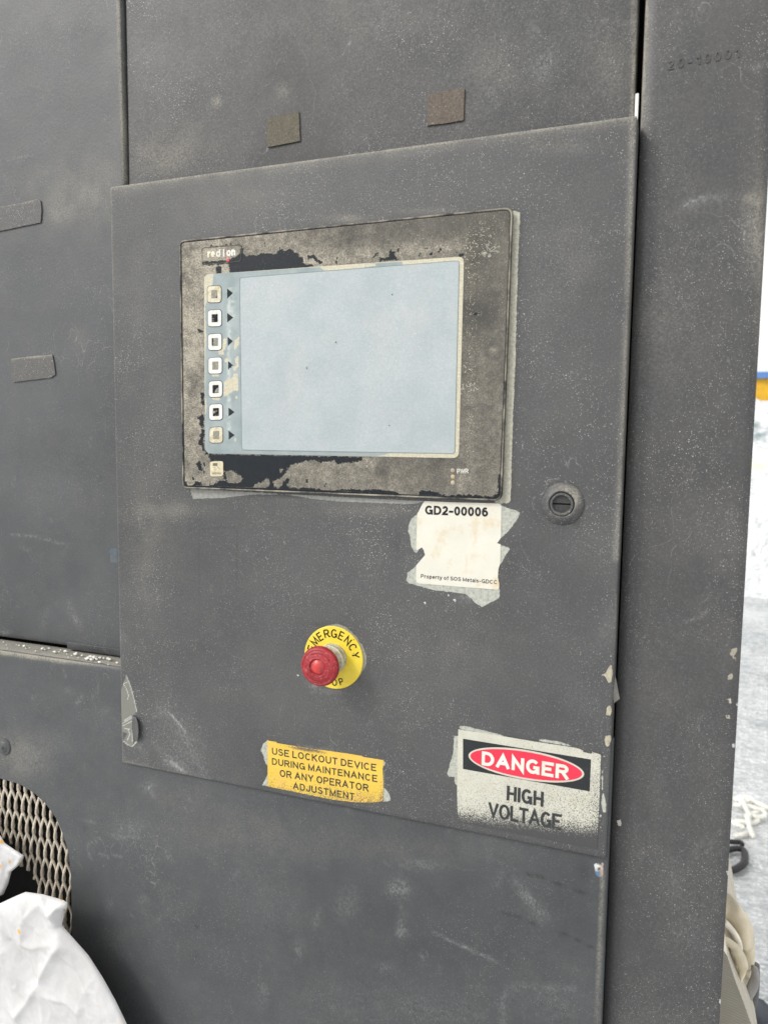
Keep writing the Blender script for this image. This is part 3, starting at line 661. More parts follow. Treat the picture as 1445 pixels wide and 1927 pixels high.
# carcass behind everything: dark inside, closed sides
V = []; Fc = []; bx(V, Fc, (.0, .27, .5+ZB-.49), (.555, .19, 1.0)); mk('carcass', V, Fc, M_deep, cab, False)
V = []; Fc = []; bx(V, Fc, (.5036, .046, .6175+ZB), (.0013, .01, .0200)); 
mk('sky_in_gap', V, Fc, simple('gap_sky_white', (.80, .80, .80), .5, bump=0), cab, False)  # white strip added in place of bright sky showing through the gap
# ---- expanded metal in the vent
M_mesh = simple('rusty_dusty_mesh', (.56, .50, .41), .7, var=.25, scale=70, bs=400, dirt=(.16, .14, .12), dirtamt=.35, dirtscale=110)
tear = [(-60, 1560), (20, 1585), (30, 1640), (38, 1632), (46, 1636), (58, 1645), (66, 1660), (62, 1690), (72, 1712), (20, 1735), (-60, 1735)]
V = []; Fc = []; p_ = .0054; Tt = .0500; zt = at(0, 1440, .012)[2]; zb_ = at(0, 2040, .012)[2]; x0v = at(-150, 1500, .012)[0]; x1v = at(150, 1500, .012)[0]+.012
ns = int((x1v-x0v)/p_)
hole = np.array(vent)
for i in range(ns):
    sgn = 1 if i % 2 else -1; run = []
    steps = int((zt-zb_)/Tt*20)
    for k in range(steps+1):
        z = zt-(zt-zb_)*k/steps; ph = 2*math.pi*(z-zt)/Tt
        tri = 2/math.pi*math.asin(.995*math.cos(ph))
        x = x0v+i*p_+sgn*tri*p_*.50; y = .0125+.0020*math.sin(ph+.6)*sgn
        P_ = np.array([[x, y, z]]); a, b = proj(P_)
        cut = inpoly(a, b, tear)[0] or x > hole[:, 0].max()+.012
        if cut:
            if len(run) > 3:
                v_, f_ = tube(None, run, .00175, None, None, 6, flat=.8, flatdir=(0, 1, 0)); b0 = len(V); V += [tuple(q) for q in v_]; Fc += [tuple(b0+j for j in f) for f in f_]
            run = []
        else: run.append((x, y, z))
    if len(run) > 3:
        v_, f_ = tube(None, run, .00175, None, None, 6, flat=.8, flatdir=(0, 1, 0)); b0 = len(V); V += [tuple(q) for q in v_]; Fc += [tuple(b0+j for j in f) for f in f_]
mk('vent_mesh', V, Fc, M_mesh, cab)
# bolt
bc = at(8, 1405, .0045)
bo = lathe('bolt', (bc[0], .0045, bc[2]), [(.0001, .0034), (.0045, .0034), (.0060, .0030), (.0068, .0022), (.0082, .0020), (.0098, .0016), (.0106, .0002), (.0110, -.001)], M_wall, cab, 40)
sk = lathe('socket', (bc[0]+.0016, .0045, bc[2]-.001), [(.0001, .0036), (.0016, .0037), (.0024, .00365), (.0026, .0032)], simple('bolt_socket', (.045, .045, .047), .6), bo, 6)

# crumbs on the ledge
M_crumb = simple('white_crumbs', (.72, .71, .66), .8, bump=.0005, bs=600)
V = []; Fc = []
cr = [(35, 160, 5), (170, 190, 4), (200, 195, 6), (255, 203, 11), (270, 225, 6), (310, 220, 5), (375, 255, 7), (445, 232, 12), (470, 240, 6), (515, 228, 8), (575, 265, 10), (560, 262, 6), (655, 235, 6), (685, 258, 12), (700, 285, 5), (790, 290, 13), (800, 275, 8), (860, 300, 8), (820, 325, 5), (920, 335, 15), (950, 322, 16), (985, 325, 16), (1010, 340, 10), (960, 345, 12), (1050, 325, 11), (1085, 330, 8), (1130, 335, 12), (1150, 345, 12), (1045, 372, 11), (1225, 378, 9), (1075, 415, 4), (65, 190, 4), (80, 225, 4), (715, 320, 5), (750, 300, 5), (620, 262, 5), (890, 330, 6), (1010, 318, 7)]
for a, b, s in cr:
    X_, Y_ = crop([(a, b)], 0, 1180, 5.558)[0]
    # put it on the ledge top
    c0 = atz(X_, Y_, .1058+ZB); c0[1] = min(max(c0[1], .006), .03); c0[0] = atz(X_, Y_, .1058+ZB)[0]
    bm = bmesh.new(); bmesh.ops.create_icosphere(bm, subdivisions=2, radius=1)
    R_ = s/5.558*.00056*1.45; b0 = len(V); off = rng.random()*50
    for v in bm.verts:
        q_ = v.co*(1+.45*noise.noise(v.co*1.3+Vector((off, 0, 0)))); V.append((c0[0]+q_.x*R_*1.3, c0[1]+q_.y*R_, c0[2]+q_.z*R_*.8+R_*.3))
    Fc += [tuple(b0+v.index for v in f.verts) for f in bm.faces]; bm.free()
tag(mk('crumbs', V, Fc, M_crumb), 'white crumbs of debris scattered along the dusty ledge at the left', 'debris', kind='stuff')

# ------------------------------------------------------------------ control door
w = WearShade()
w.stroke([(206, 352), (700, 285), (1196, 218)], 4.5, .75, 0).stroke([(210, 360), (700, 294), (1190, 227)], 10, .22, 0)
w.stroke([(1190, 230), (1183, 560), (1168, 900), (1160, 1050)], 7, .55, 0).stroke([(1197, 225), (1190, 560), (1176, 900)], 3, .25, 1)
w.stroke([(208, 355), (214, 760), (224, 1220), (229, 1430)], 2.5, .5, 0).stroke([(222, 1170), (229, 1400)], 2.0, .8, 1).stroke([(1160, 1120), (1148, 1600)], 2.0, .35, 0)
w.stroke([(229, 1436), (330, 1461), (390, 1474)], 6, .5, 0).stroke([(600, 1505), (1140, 1612)], 3, .12, 2)  # second stroke: faint darker line along the door's bottom edge
# big scuff lower left
w.stroke([(300, 1330), (325, 1350), (345, 1385), (365, 1420), (392, 1470)], 7, .38).stroke([(318, 1340), (340, 1365), (362, 1395)], 3, .5).stroke([(290, 1400), (315, 1425), (345, 1450)], 7, .35).spot(335, 1385, 36, 44, .40, 1, -35)
w.stroke([(310, 1430), (340, 1450), (392, 1472)], 6, .5).spot(345, 1435, 36, 20, .35, 1).spot(300, 1345, 14, 10, .4).spot(260, 1390, 20, 30, .2).stroke([(262, 1405), (270, 1418)], 4, .5)
w.spot(225, 1200, 10, 12, .6).spot(1088, 270, 26, 22, .35, 1, -30).spot(1050, 275, 60, 14, .2, 0).stroke([(1140, 312), (1185, 300)], 1.6, .45).stroke([(1100, 330), (1150, 318)], 1.6, .3)
w.spot(1140, 1180, 16, 50, .3, 1, 20).spot(1100, 1320, 36, 40, .18, 1, -30).spot(320, 380, 30, 24, .25, 1).spot(300, 700, 30, 120, .14, 1).spot(260, 560, 18, 90, .12, 0)
w.spot(700, 1700, 10, 10, 0).spot(470, 1300, 90, 60, .12, 1).spot(520, 1150, 110, 70, .10, 1).spot(850, 1230, 90, 60, .10, 0).spot(1020, 620, 30, 200, .12, 1).spot(1080, 480, 60, 100, .12, 0)
w.spot(280, 1000, 40, 150, .18, 0).spot(330, 960, 60, 16, .30, 0).spot(700, 960, 120, 12, .2, 0).spot(440, 372, 120, 30, .14, 0).spot(660, 412, 40, 8, .55, 0).spot(800, 396, 60, 7, .25, 0)
w.stroke([(374, 1005), (378, 995), (440, 991), (446, 1000), (445, 1118)], 1.3, .35, 2).stroke([(374, 1005), (375, 1120)], 1.3, .35, 2)
w.spot(745, 1025, 14, 30, .35, 2).spot(1010, 960, 20, 30, .22, 2).spot(960, 1060, 24, 40, .3, 2)
w.stroke([(832, 388), (835, 395)], 1.5, 1.5).spot(1147, 775, 12, 14, .12).stroke([(534, 1018), (537, 1023)], 1.2, 1.2).stroke([(973, 910), (977, 913)], 1.2, 1.4)
w.chip([(842, 1118), (846, 1120), (844, 1123)], WHITE, .3).chip([(850, 1126), (858, 1129), (856, 1133)], WHITE, 0).chip([(559, 1269), (562, 1271), (560, 1274)], WHITE, .4).chip([(798, 1134), (800, 1133), (801, 1138)], WHITE, .5)
# unpainted shadow of the screen unit
w.chip([(966, 395), (977, 399), (978, 412), (976, 440), (972, 560), (969, 680), (964, 800), (960, 942), (953, 947), (930, 946), (942, 930), (950, 700)], (.47, .46, .37), .6)
w.chip([(358, 920), (640, 936), (800, 944), (770, 948), (640, 943), (590, 938), (540, 930), (470, 930), (420, 936), (364, 938)], (.30, .30, .28), .8)
w.spot(400, 930, 50, 10, .4, 1).spot(660, 942, 120, 6, .5, 1).stroke([(981, 400), (975, 600), (968, 800), (963, 940)], 5, .3, 2)
# e-stop halo
w.chip(rounded([(612, 1178), (637, 1174), (652, 1181), (671, 1199), (684, 1219), (690, 1237), (688, 1253), (679, 1270), (665, 1284), (640, 1292), (606, 1262), (596, 1200)], 4), (.27, .27, .24), .2)
w.spot(590, 1290, 12, 8, .9, 1, 30).spot(620, 1302, 30, 6, .4, 1).spot(600, 1176, 24, 6, .3, 2)
w.spot(1062, 918, 30, 8, .2, 2).spot(1086, 985, 18, 12, .3, 2)
# sage residue round the stickers
SAG = (.45, .465, .41)
c5 = lambda l: crop(l, 740, 920, 5.558)
for l in ([(255, 265), (190, 310), (160, 380), (157, 450), (178, 520), (185, 600), (235, 672), (270, 640), (260, 300)],
          [(1110, 168), (1140, 178), (1330, 245), (1285, 335), (1190, 460), (1120, 520), (1100, 300)],
          [(1100, 580), (1225, 622), (1170, 700), (1118, 795)],
          [(255, 790), (150, 880), (135, 960), (165, 985), (400, 1055), (760, 1100), (860, 1195), (930, 1235), (1110, 1140), (1112, 1040), (1000, 1000), (400, 900)]): w.chip(c5(l), SAG, 0)
w.spot(880, 1125, 20, 9, .8, 1)
c7 = lambda l: crop(l, 480, 1370, 5.161)
for l in ([(125, 112), (85, 150), (60, 205), (52, 222), (80, 262), (100, 345), (125, 375)], [(125, 430), (100, 500), (68, 558), (128, 565)],
          [(1240, 575), (1290, 620), (1322, 705), (1285, 716), (1235, 720)], [(1245, 318), (1265, 330), (1258, 370), (1240, 375)]): w.chip(c7(l), SAG, 0)
w.stroke(c7([(420, 175), (560, 195), (750, 222)]), 3, .6).stroke(c7([(1245, 420), (1250, 580)]), 1.5, .8, 0)
c8 = lambda l: crop(l, 820, 1340, 4.014)
for l in ([(170, 180), (140, 185), (132, 310), (100, 420), (85, 465), (100, 490), (140, 490), (145, 540), (170, 560)], [(175, 105), (240, 112), (400, 150), (535, 182), (400, 172), (180, 128)],
          [(780, 205), (940, 228), (1055, 268), (900, 240), (780, 222)], [(1262, 590), (1285, 700), (1282, 765), (1262, 755), (1250, 690)]): w.chip(c8(l), SAG, .3)
w.chip(c8([(1253, 430), (1262, 440), (1258, 560), (1268, 600), (1252, 590), (1248, 480)]), SAG, .1).chip(c8([(1240, 860), (1258, 900), (1250, 900)]), SAG, .4).chip(c8([(1240, 930), (1258, 960), (1252, 960)]), SAG, .4).chip(c8([(1265, 335), (1280, 330), (1275, 345)]), SAG, .5).chip(c8([(1248, 780), (1240, 840), (1236, 780)]), SAG, .2)
w.chip(c8([(1300, 1000), (1310, 1010), (1302, 1060), (1292, 1050)]), WHITE, .6)
w.stroke(c8([(165, 130), (560, 190), (1050, 275), (1250, 320)]), 2, .5, 2)
# tan chips down the right edge
cA = lambda l: crop(l, 1040, 1240, 4.588)
for l in ([(485, 70), (505, 55), (515, 120), (500, 200), (485, 212), (465, 180), (455, 145), (425, 140), (460, 125)], [(470, 420), (490, 405), (508, 430), (495, 490), (458, 485)], [(458, 670), (498, 660), (505, 700), (475, 768), (460, 750), (450, 700)]): w.chip(cA(l), (.46, .42, .31), .5)
w.chip(crop([(165, 210), (175, 205), (172, 218)], 1080, 1150, 2.48), WHITE, .5)
w.chip(c8([(1105, 1093), (1180, 1105), (1195, 1115), (1240, 1105), (1245, 1115), (1215, 1122), (1150, 1110)]), (.5, .47, .44), .1)
# scraped flake, lower left
cL = lambda l: crop(l, 0, 1180, 5.558)
w.chip(cL([(1320, 505), (1345, 560), (1380, 650), (1405, 780), (1430, 880), (1385, 930), (1380, 1060), (1395, 1180), (1385, 1250), (1330, 1240), (1290, 1195), (1330, 1120), (1270, 1085), (1260, 900), (1258, 700), (1290, 590)]), (.19, .19, .165), .3)
for s in ([(1320, 510), (1345, 570), (1385, 690), (1410, 800), (1430, 890)], [(1300, 590), (1330, 580)], [(1290, 600), (1320, 640), (1345, 720), (1335, 760)], [(1300, 980), (1375, 930)], [(1285, 1010), (1380, 950)], [(1285, 1035), (1385, 985)], [(1290, 1195), (1340, 1235), (1385, 1250), (1430, 1200)], [(1340, 1080), (1360, 1120), (1330, 1190)], [(1300, 1060), (1360, 1070)], [(1385, 1080), (1385, 1200)]): w.stroke(cL(s), 1.2, 2.0, 1)
for k in range(90):
    a, b = rng.uniform(225, 1165), rng.uniform(300, 1540); an = rng.uniform(0, 6.28); l = rng.uniform(3, 24)
    w.stroke([(a, b), (a+l*math.cos(an), b+l*math.sin(an))], rng.uniform(1.0, 5), rng.uniform(.08, .26))
door = slab('control_door', 0, .5066, ZB, .6062+ZB, 0, .034, .0022, .00125, M_door, None, w, sidesteps=4, seg=4)
tag(door, 'dark grey steel door carrying the screen, stickers and red stop button', 'door')
# curled paint flap on the scraped corner
fl = cL([(1390, 925), (1445, 950), (1470, 985), (1480, 1080), (1470, 1160), (1435, 1190), (1425, 1180), (1400, 1180), (1388, 1060)])
flap = sheet('paint_flap', xz(rag(fl, 1.2, .4, 3), 0), -.0012, .0008, M_door, None, step=.0012, attrs=WearShade(), hfun=lambda x, z: -.0035*np.clip((x-at(253, 1370)[0])/.008, 0, 1)**1.5, smooth=True)
tag(flap, 'curled flap of grey paint lifting from the scraped lower left corner of the door', 'paint flap')
# torn tape behind the door's right edge
fl = cA([(538, 150), (550, 200), (560, 270), (576, 362), (540, 380), (528, 385), (515, 300)])
tf = sheet('torn_tape', xz(fl, .004), .004, .0006, simple('grey_tape', (.19, .185, .175), .6, dirt=(.3, .28, .24), dirtamt=.5), None, step=.002, hfun=lambda x, z: .01*np.clip((x-.5066)/.01, 0, 1))
tag(tf, 'torn scrap of grey tape sticking out past the right edge of the door', 'tape')
ch = sheet('paint_chip', xz(cA([(552, 1400), (585, 1390), (592, 1425), (588, 1445), (565, 1440)]), .0193), .0190, .0008, simple('pale_chip', (.50, .48, .44), .7), None)
tag(ch, 'small pale flake stuck on the post beside the bottom of the door', 'flake')

# ------------------------------------------------------------------ operator panel (screen unit)
op = thing('operator_panel', tuple(at(640, 940, 0)), 'worn black touch screen unit with seven side keys set in the door', 'touch screen')
BZ = [(338, 453), (964, 390), (943, 942), (344, 918)]
def inset(P, d):
    P = [Vector(p) for p in P]; n = len(P); o = []
    for i in range(n):
        a = (P[i]-P[i-1]).normalized(); b = (P[(i+1) % n]-P[i]).normalized(); n1 = Vector((-a.y, a.x)); n2 = Vector((-b.y, b.x)); m = (n1+n2).normalized()
        o.append(tuple(P[i]+m*d/max(.3, m.dot(n1))))
    return o
M_rim = simple('panel_rim', (.035, .035, .034), .45, dirt=(.34, .31, .25), dirtamt=.75, dirtscale=45, bs=900)
sheet('housing', xz(rounded(BZ, [9, 15, 14, 7]), -.005), -.0046, .0046, simple('black_gasket', (.012, .012, .013), .6, bs=900, dirt=(.25, .24, .2), dirtamt=.15, dirtscale=200), op)
rim = [Vector((a, -.0046, b)) for a, b in xz(rounded(inset(BZ, .9), [9, 15, 14, 7], 7), -.0046)]
rim2 = []
for i in range(len(rim)):
    a, b = rim[i], rim[(i+1) % len(rim)]; k = max(1, int((b-a).length/.006)); rim2 += [a.lerp(b, j/k) for j in range(k)]
tube('rim', rim2, .00085, M_rim, op, 6, closed=True)

c1 = lambda l: crop(l, 320, 370, 4.014); c2 = lambda l: crop(l, 640, 370, 4.014); c3 = lambda l: crop(l, 320, 660, 4.014); c4 = lambda l: crop(l, 640, 660, 4.014)
BLK = [c1([(345, 585), (345, 530), (375, 515), (390, 530), (385, 560), (400, 580)]),
       c1([(400, 512), (450, 495), (445, 540), (455, 582), (530, 582), (1085, 528), (1075, 500), (1030, 515), (1005, 490), (1000, 460), (960, 425), (910, 388), (880, 402), (855, 400), (825, 385), (825, 405), (780, 432), (740, 425), (700, 425), (640, 438), (580, 442), (558, 430), (552, 380), (535, 352), (525, 372), (535, 400), (520, 440), (470, 462), (430, 480), (400, 480), (350, 482), (245, 492), (240, 512), (330, 512)]),
       c1([(295, 378), (310, 366), (350, 370), (360, 378)]), c1([(395, 372), (410, 358), (530, 350), (530, 366), (450, 370)]),
       c1([(1040, 450), (1075, 440), (1110, 455), (1120, 480), (1150, 488), (1140, 510), (1110, 495), (1080, 465), (1045, 470)]), c1([(1240, 500), (1262, 450), (1268, 460), (1255, 502)]), c1([(705, 350), (718, 340), (722, 380), (712, 392)]), c1([(820, 375), (832, 370), (835, 395), (822, 395)]), c1([(1135, 415), (1150, 405), (1150, 415)]),
       c1([(215, 1005), (243, 1003), (243, 1030), (215, 1032)]),
       c2([(300, 488), (298, 458), (345, 462), (375, 448), (370, 402), (390, 398), (400, 415), (440, 388), (458, 392), (445, 412), (405, 425), (400, 448), (435, 465), (435, 478)]),
       c2([(248, 448), (275, 425), (302, 412), (305, 418), (280, 435), (258, 455)]), c2([(580, 440), (605, 422), (606, 430), (590, 445)]), c2([(636, 392), (660, 382), (658, 392)]), c2([(668, 428), (690, 420), (690, 440), (675, 448)]), c2([(716, 425), (745, 405), (758, 380), (772, 400), (755, 408), (730, 432)]), c2([(903, 432), (930, 424), (932, 450), (905, 452)]), c2([(1005, 885), (1030, 865), (1045, 880), (1070, 868), (1070, 890), (1010, 892)]),
       c3([(232, 318), (254, 318), (256, 400), (262, 405), (250, 430), (232, 385)]), c3([(204, 495), (255, 478), (256, 585), (232, 570), (215, 550), (225, 535), (206, 515)]), c3([(240, 600), (258, 600), (260, 770), (232, 720), (220, 712), (228, 650)]),
       c3([(258, 720), (290, 778), (900, 790), (1445, 800), (1445, 830), (1290, 850), (1270, 852), (1240, 830), (1180, 840), (1120, 840), (1080, 825), (1010, 840), (920, 862), (890, 900), (850, 950), (800, 975), (778, 995), (790, 1030), (830, 1030), (860, 990), (880, 965), (925, 935), (905, 985), (885, 1010), (905, 1035), (990, 1035), (1060, 1030), (1130, 1045), (1190, 1068), (1240, 1062), (1320, 1040), (1445, 1048), (1445, 1110), (60, 1045), (70, 330), (85, 330), (100, 400), (90, 470), (98, 570), (92, 640), (100, 720), (95, 790), (105, 850), (98, 900), (110, 985), (160, 1030), (190, 990), (235, 1000), (250, 1030), (285, 1040), (305, 1010), (400, 975), (400, 955), (395, 850), (340, 838), (300, 845), (290, 795), (262, 782)]),
       c4([(0, 1045), (130, 1050), (250, 1045), (400, 1055), (450, 1088), (580, 1100), (595, 1065), (650, 1052), (720, 1065), (810, 1092), (900, 1085), (1010, 1085), (1160, 1105), (1188, 1085), (1190, 1000), (1200, 930), (1230, 930), (1230, 1140), (0, 1105)]),
       c3([(202, 850), (220, 815), (240, 860), (238, 900), (218, 920), (205, 880)]), c3([(250, 840), (268, 840), (262, 870), (250, 865)]), c3([(248, 905), (262, 905), (258, 935), (250, 930)]), c3([(168, 955), (185, 955), (178, 980), (168, 978)]),
       c3([(1020, 970), (1040, 962), (1050, 980), (1030, 992)]), c3([(1160, 1020), (1175, 995), (1190, 1000), (1175, 1035), (1162, 1035)]), c3([(1212, 938), (1226, 938), (1226, 950), (1214, 950)]), c3([(1270, 858), (1290, 800), (1340, 800), (1300, 840)])]
WRN = [c3([(418, 915), (450, 905), (475, 912), (520, 935), (548, 960), (535, 985), (500, 1002), (440, 992), (405, 975), (425, 960)]), c3([(612, 1050), (640, 1010), (710, 990), (725, 960), (750, 980), (752, 1015), (700, 1045), (620, 1056)]), c3([(828, 905), (845, 882), (850, 900), (835, 915)]),
       c3([(300, 850), (330, 830), (400, 835), (405, 960), (310, 960)]), c1([(395, 545), (440, 530), (450, 575), (400, 578)])]
def membrane_attrs(P):
    X, Y = proj(P); s = np.full(len(X), -10.)
    for l in BLK: s = np.maximum(s, sdf(X, Y, l))
    for l in WRN: s = np.minimum(s, -sdf(X, Y, l))
    W = np.zeros((len(X), 4)); W[:, 3] = s
    g = .24+.80*np.exp(-((X-345)/70)**2)+.50*np.clip((760-X)/300, 0, 1)*(Y < 560)
    g += .45*np.exp(-((Y-(515-.078*(X-400)-12))/18)**2)*(X > 380)*(X < 880)
    g += .18*np.clip((Y-620)/300, 0, 1)*(X > 860); g += .42*(Y > 860)*np.exp(-((X-600)/140)**2)
    g -= .22*np.exp(-(((X-905)/30)**2+((Y-590)/22)**2))+.25*np.exp(-(((X-717)/12)**2+((Y-885)/12)**2))+.12*np.exp(-(((X-820)/80)**2+((Y-420)/30)**2))
    g += .25*np.exp(-(np.abs(np.hypot(X-929, Y-660))/6)**2)-.15*np.exp(-((np.hypot(X-929, Y-660)-14)/6)**2)
    W[:, 0] = np.clip(g, 0, 1.2)
    k = .5*np.exp(-((Y-440)/50)**2)*(X > 690)+.9*np.exp(-((X-885)/16)**2)*(Y > 440)*(Y < 860)+.35*np.exp(-((X-905)/30)**2)*(Y < 560)+.3*(Y > 870)*(X > 760)+.3*np.exp(-(((X-920)/18)**2+((Y-425)/30)**2))
    W[:, 1] = np.clip(k, 0, 1.3)
    return {'wear_shade': W}
t = T('membrane_worn'); a_, w_ = t.attr('wear_shade')
n1 = t.noise(28, 5, .6); n2 = t.noise(160, 4, .65); n3 = t.noise(800, 3, .7)
base = t.mix(t.ramp(n1, .3, .7), (.055, .054, .050), (.092, .088, .080))
tan = t.mix(t.ramp(n3, .3, .7), (.21, .19, .15), (.48, .44, .36))
f = t.math('MULTIPLY', w_[0], t.ramp(n1, .3, .65, .35, 1.25)); f = t.math('MULTIPLY', f, t.ramp(n2, .28, .66, .35, 1.15)); f = t.math('MULTIPLY', f, t.ramp(n3, .3, .6, .5, 1.2), clamp=True)
c = t.mix(f, base, tan)
v = t.vor(900); sp = t.n('ShaderNodeSeparateColor'); t.t.links.new(v.outputs['Color'], sp.inputs[0])
m = t.ramp(t.math('SUBTRACT', t.ramp(t.math('ADD', sp.outputs[0], t.math('MULTIPLY', w_[1], .45)), .8, 1.5, 0, .5), v.outputs['Distance']), 0, .12)
c = t.mix(m, c, (.50, .46, .34)); c = speckles(t, c, .55, (.5, .47, .4))
sd = t.math('ADD', a_.outputs['Alpha'], t.math('MULTIPLY', t.math('SUBTRACT', t.noise(230, 6, .85), .5), 24.0))
edge = t.ramp(t.math('ABSOLUTE', t.math('ADD', sd, .6)), .1, .8, .38, 0.0)
edge = t.math('MULTIPLY', edge, t.ramp(a_.outputs['Alpha'], -6, -3))
c = t.mix(edge, c, (.50, .46, .36))
blk = speckles(t, t.mix(n2, (.006, .009, .013), (.015, .020, .025)), .35, (.25, .26, .26))
bm_ = t.ramp(sd, -.2, .2); c = t.mix(bm_, c, blk)
M_mem = t.out(c, t.ramp(bm_, 0, 1, .68, .38), t.bump(t.math('SUBTRACT', t.math('MULTIPLY', n3, .3), t.math('MULTIPLY', bm_, -.6)), .00025, .8), spec=.22)
sheet('membrane', xz(rounded(inset(BZ, 4.0), [6, 12, 11, 5]), -.0052), -.0053, .0007, M_mem, op, step=.0011, attrs=membrane_attrs)

# silver blue border
BR = [(384, 516), (873, 482), (863, 862), (386, 853)]
STN = [[(594, 494), (640, 489), (700, 486), (709, 480), (706, 500), (640, 508), (610, 509)], [(757, 480), (880, 478), (870, 870), (850, 870), (700, 860), (735, 853), (850, 852), (856, 800), (864, 494), (800, 498), (757, 500)],
       [(380, 510), (402, 512), (400, 530), (392, 560), (386, 575), (388, 640), (384, 700), (386, 740), (380, 745)], [(384, 742), (389, 750), (386, 790), (380, 780)],
       [(421, 720), (428, 714), (436, 712), (440, 703), (447, 702), (449, 728), (447, 736), (443, 735), (440, 735), (430, 742), (421, 748), (420, 735)], [(441, 676), (448, 668), (449, 690), (442, 698), (436, 692), (445, 688)], [(441, 640), (450, 632), (449, 650), (441, 660)], [(420, 638), (427, 636), (425, 655), (418, 662)], [(410, 660), (420, 655), (422, 667), (412, 667)], [(424, 675), (429, 672), (428, 682), (423, 680)],
       [(398, 703), (414, 704), (412, 708), (400, 708)], [(397, 748), (416, 749), (412, 753), (400, 751)], [(443, 746), (446, 744), (446, 750), (442, 750)], [(440, 823), (446, 825), (442, 830)]]
def border_attrs(P):
    X, Y = proj(P); s = np.full(len(X), -10.)
    for l in STN: s = np.maximum(s, sdf(X, Y, l))
    W = np.zeros((len(X), 4)); W[:, 3] = s; W[:, 0] = .7*np.exp(-((X-431)/4)**2)*(Y > 540)*(Y < 810)+.4*np.exp(-((X-438)/6)**2)*(Y > 540)*(Y < 600); W[:, 1] = .8*(Y > 845)*(X > 440)*(X < 740)
    return {'wear_shade': W}
t = T('silver_border'); a_, w_ = t.attr('wear_shade')
c = t.mix(t.ramp(t.noise(60, 5), .35, .7), (.22, .275, .28), (.31, .36, .365)); n3 = t.noise(700, 3, .7)
c = t.mix(t.math('MULTIPLY', w_[0], t.ramp(t.noise(220, 4), .35, .65), clamp=True), c, (.56, .60, .56)); c = t.mix(t.math('MULTIPLY', w_[1], .4, clamp=True), c, (.28, .31, .30))
sd = t.math('ADD', a_.outputs['Alpha'], t.math('MULTIPLY', t.math('SUBTRACT', t.noise(220, 6, .8), .5), 9.0))
c = t.mix(t.ramp(sd, -.2, .2), c, t.mix(t.ramp(n3, .3, .7), (.40, .37, .27), (.62, .58, .45))); c = speckles(t, c, .2, (.7, .7, .65))
M_bor = t.out(c, .5, t.bump(n3, .00015))
SC = [(451.5, 522.5), (863.5, 490.5), (855, 853), (455.5, 846)]
sheet('screen_border', xz(rounded(BR, 12), -.0054), -.00545, .0003, M_bor, op, step=.001, attrs=border_attrs)
# display
def screen_attrs(P):
    X, Y = proj(P); d = np.minimum.reduce([dseg(X, Y, SC[i], SC[(i+1) % 4]) for i in range(4)])
    W = np.zeros((len(X), 4)); W[:, 3] = 1; W[:, 0] = np.exp(-(d/7)**2); return {'wear_shade': W}
t = T('dead_screen'); a_, w_ = t.attr('wear_shade')
c = t.mix(t.ramp(t.noise(22, 4), .35, .68), (.345, .395, .41), (.425, .465, .475)); c = t.mix(t.ramp(t.noise(9, 3), .5, .7, 0, .5), c, (.47, .475, .485))
sw = t.noise(1.0, 4, .7, t.scaled((260, 260, 900), (0, .9, 0))); sw2 = t.noise(1.0, 4, .7, t.scaled((260, 260, 1100), (0, -.6, 0)))
c = t.mix(t.ramp(t.math('MAXIMUM', sw, sw2), .56, .72, 0, .35), c, (.60, .65, .665)); c = t.mix(t.ramp(t.noise(620, 5, .9), .40, .62, 0, .55), c, (.27, .315, .33))
c = t.mix(t.ramp(t.noise(16, 5, .7), .52, .68, 0, .35), c, (.50, .47, .47)); c = speckles(t, c, .6, (.72, .76, .77)); c = t.mix(t.math('MULTIPLY', w_[0], .35, clamp=True), c, (.36, .42, .42))
M_scr = t.out(c, t.ramp(t.noise(30, 4), .3, .7, .38, .55), t.bump(t.math('MAXIMUM', sw, sw2), .00012, .6))
sheet('display', xz(rounded(SC, 5), -.0055), -.00560, .0002, M_scr, op, step=.0015, attrs=screen_attrs)
M_dk = simple('dark_line', (.16, .17, .16), .5, bump=0)
pts = [Vector((a, -.0056, b)) for a, b in xz(rounded(inset(SC, -.6), 5), -.0056)]
tube('display_groove', pts, .00022, simple('groove', (.24, .28, .28), .5, bump=0), op, 5, closed=True)
# debris on the screen
for (a, b, r_, m_) in ((631.5, 643.5, 1.6, (.30, .2, .13)), (577, 692, 1.4, (.33, .28, .2)), (737.5, 554, 1.1, (.05, .05, .06)), (732, 800.5, 1.0, (.05, .05, .06))):
    p = at(a, b, -.006); R_ = r_*.00055
    lathe('speck', (p[0], -.0057, p[2]), [(.00001, R_*.8), (R_*.6, R_*.6), (R_, .0)], simple('speck_mat', m_, .8, bump=0), op, 7, deform=lambda r, h, an: (r*(1+.4*math.sin(an*2+a)), h))
# root-like cracks in the membrane
M_crk = simple('flaky_cream', (.40, .385, .33), .8, bump=0)
def cracks(cx, cy, R_, n, seed, flat=1.0):
    rg = random.Random(seed); V = []; Fc = []
    def br(p, a, l, d):
        pts = [p]
        for k in range(4): a += rg.uniform(-.35, .35); p = (p[0]+math.cos(a)*l/4, p[1]+math.sin(a)*l/4*flat); pts.append(p)
        ribbon(xz(pts, -.0055), .00042 if d == 0 else .0003, -.00545-.00002*rg.random(), V, Fc, False)
        if d < 2:
            for k in range(2): br(pts[rg.randint(1, 4)], a+rg.choice((-1, 1))*rg.uniform(.5, 1.0), l*.5, d+1)
    for k in range(n):
        a = 2*math.pi*k/n+rg.uniform(-.3, .3); br((cx+3*math.cos(a), cy+3*math.sin(a)), a, R_*rg.uniform(.5, 1.1), 0)
    mk('flaked_crack', V, Fc, M_crk, op, False)
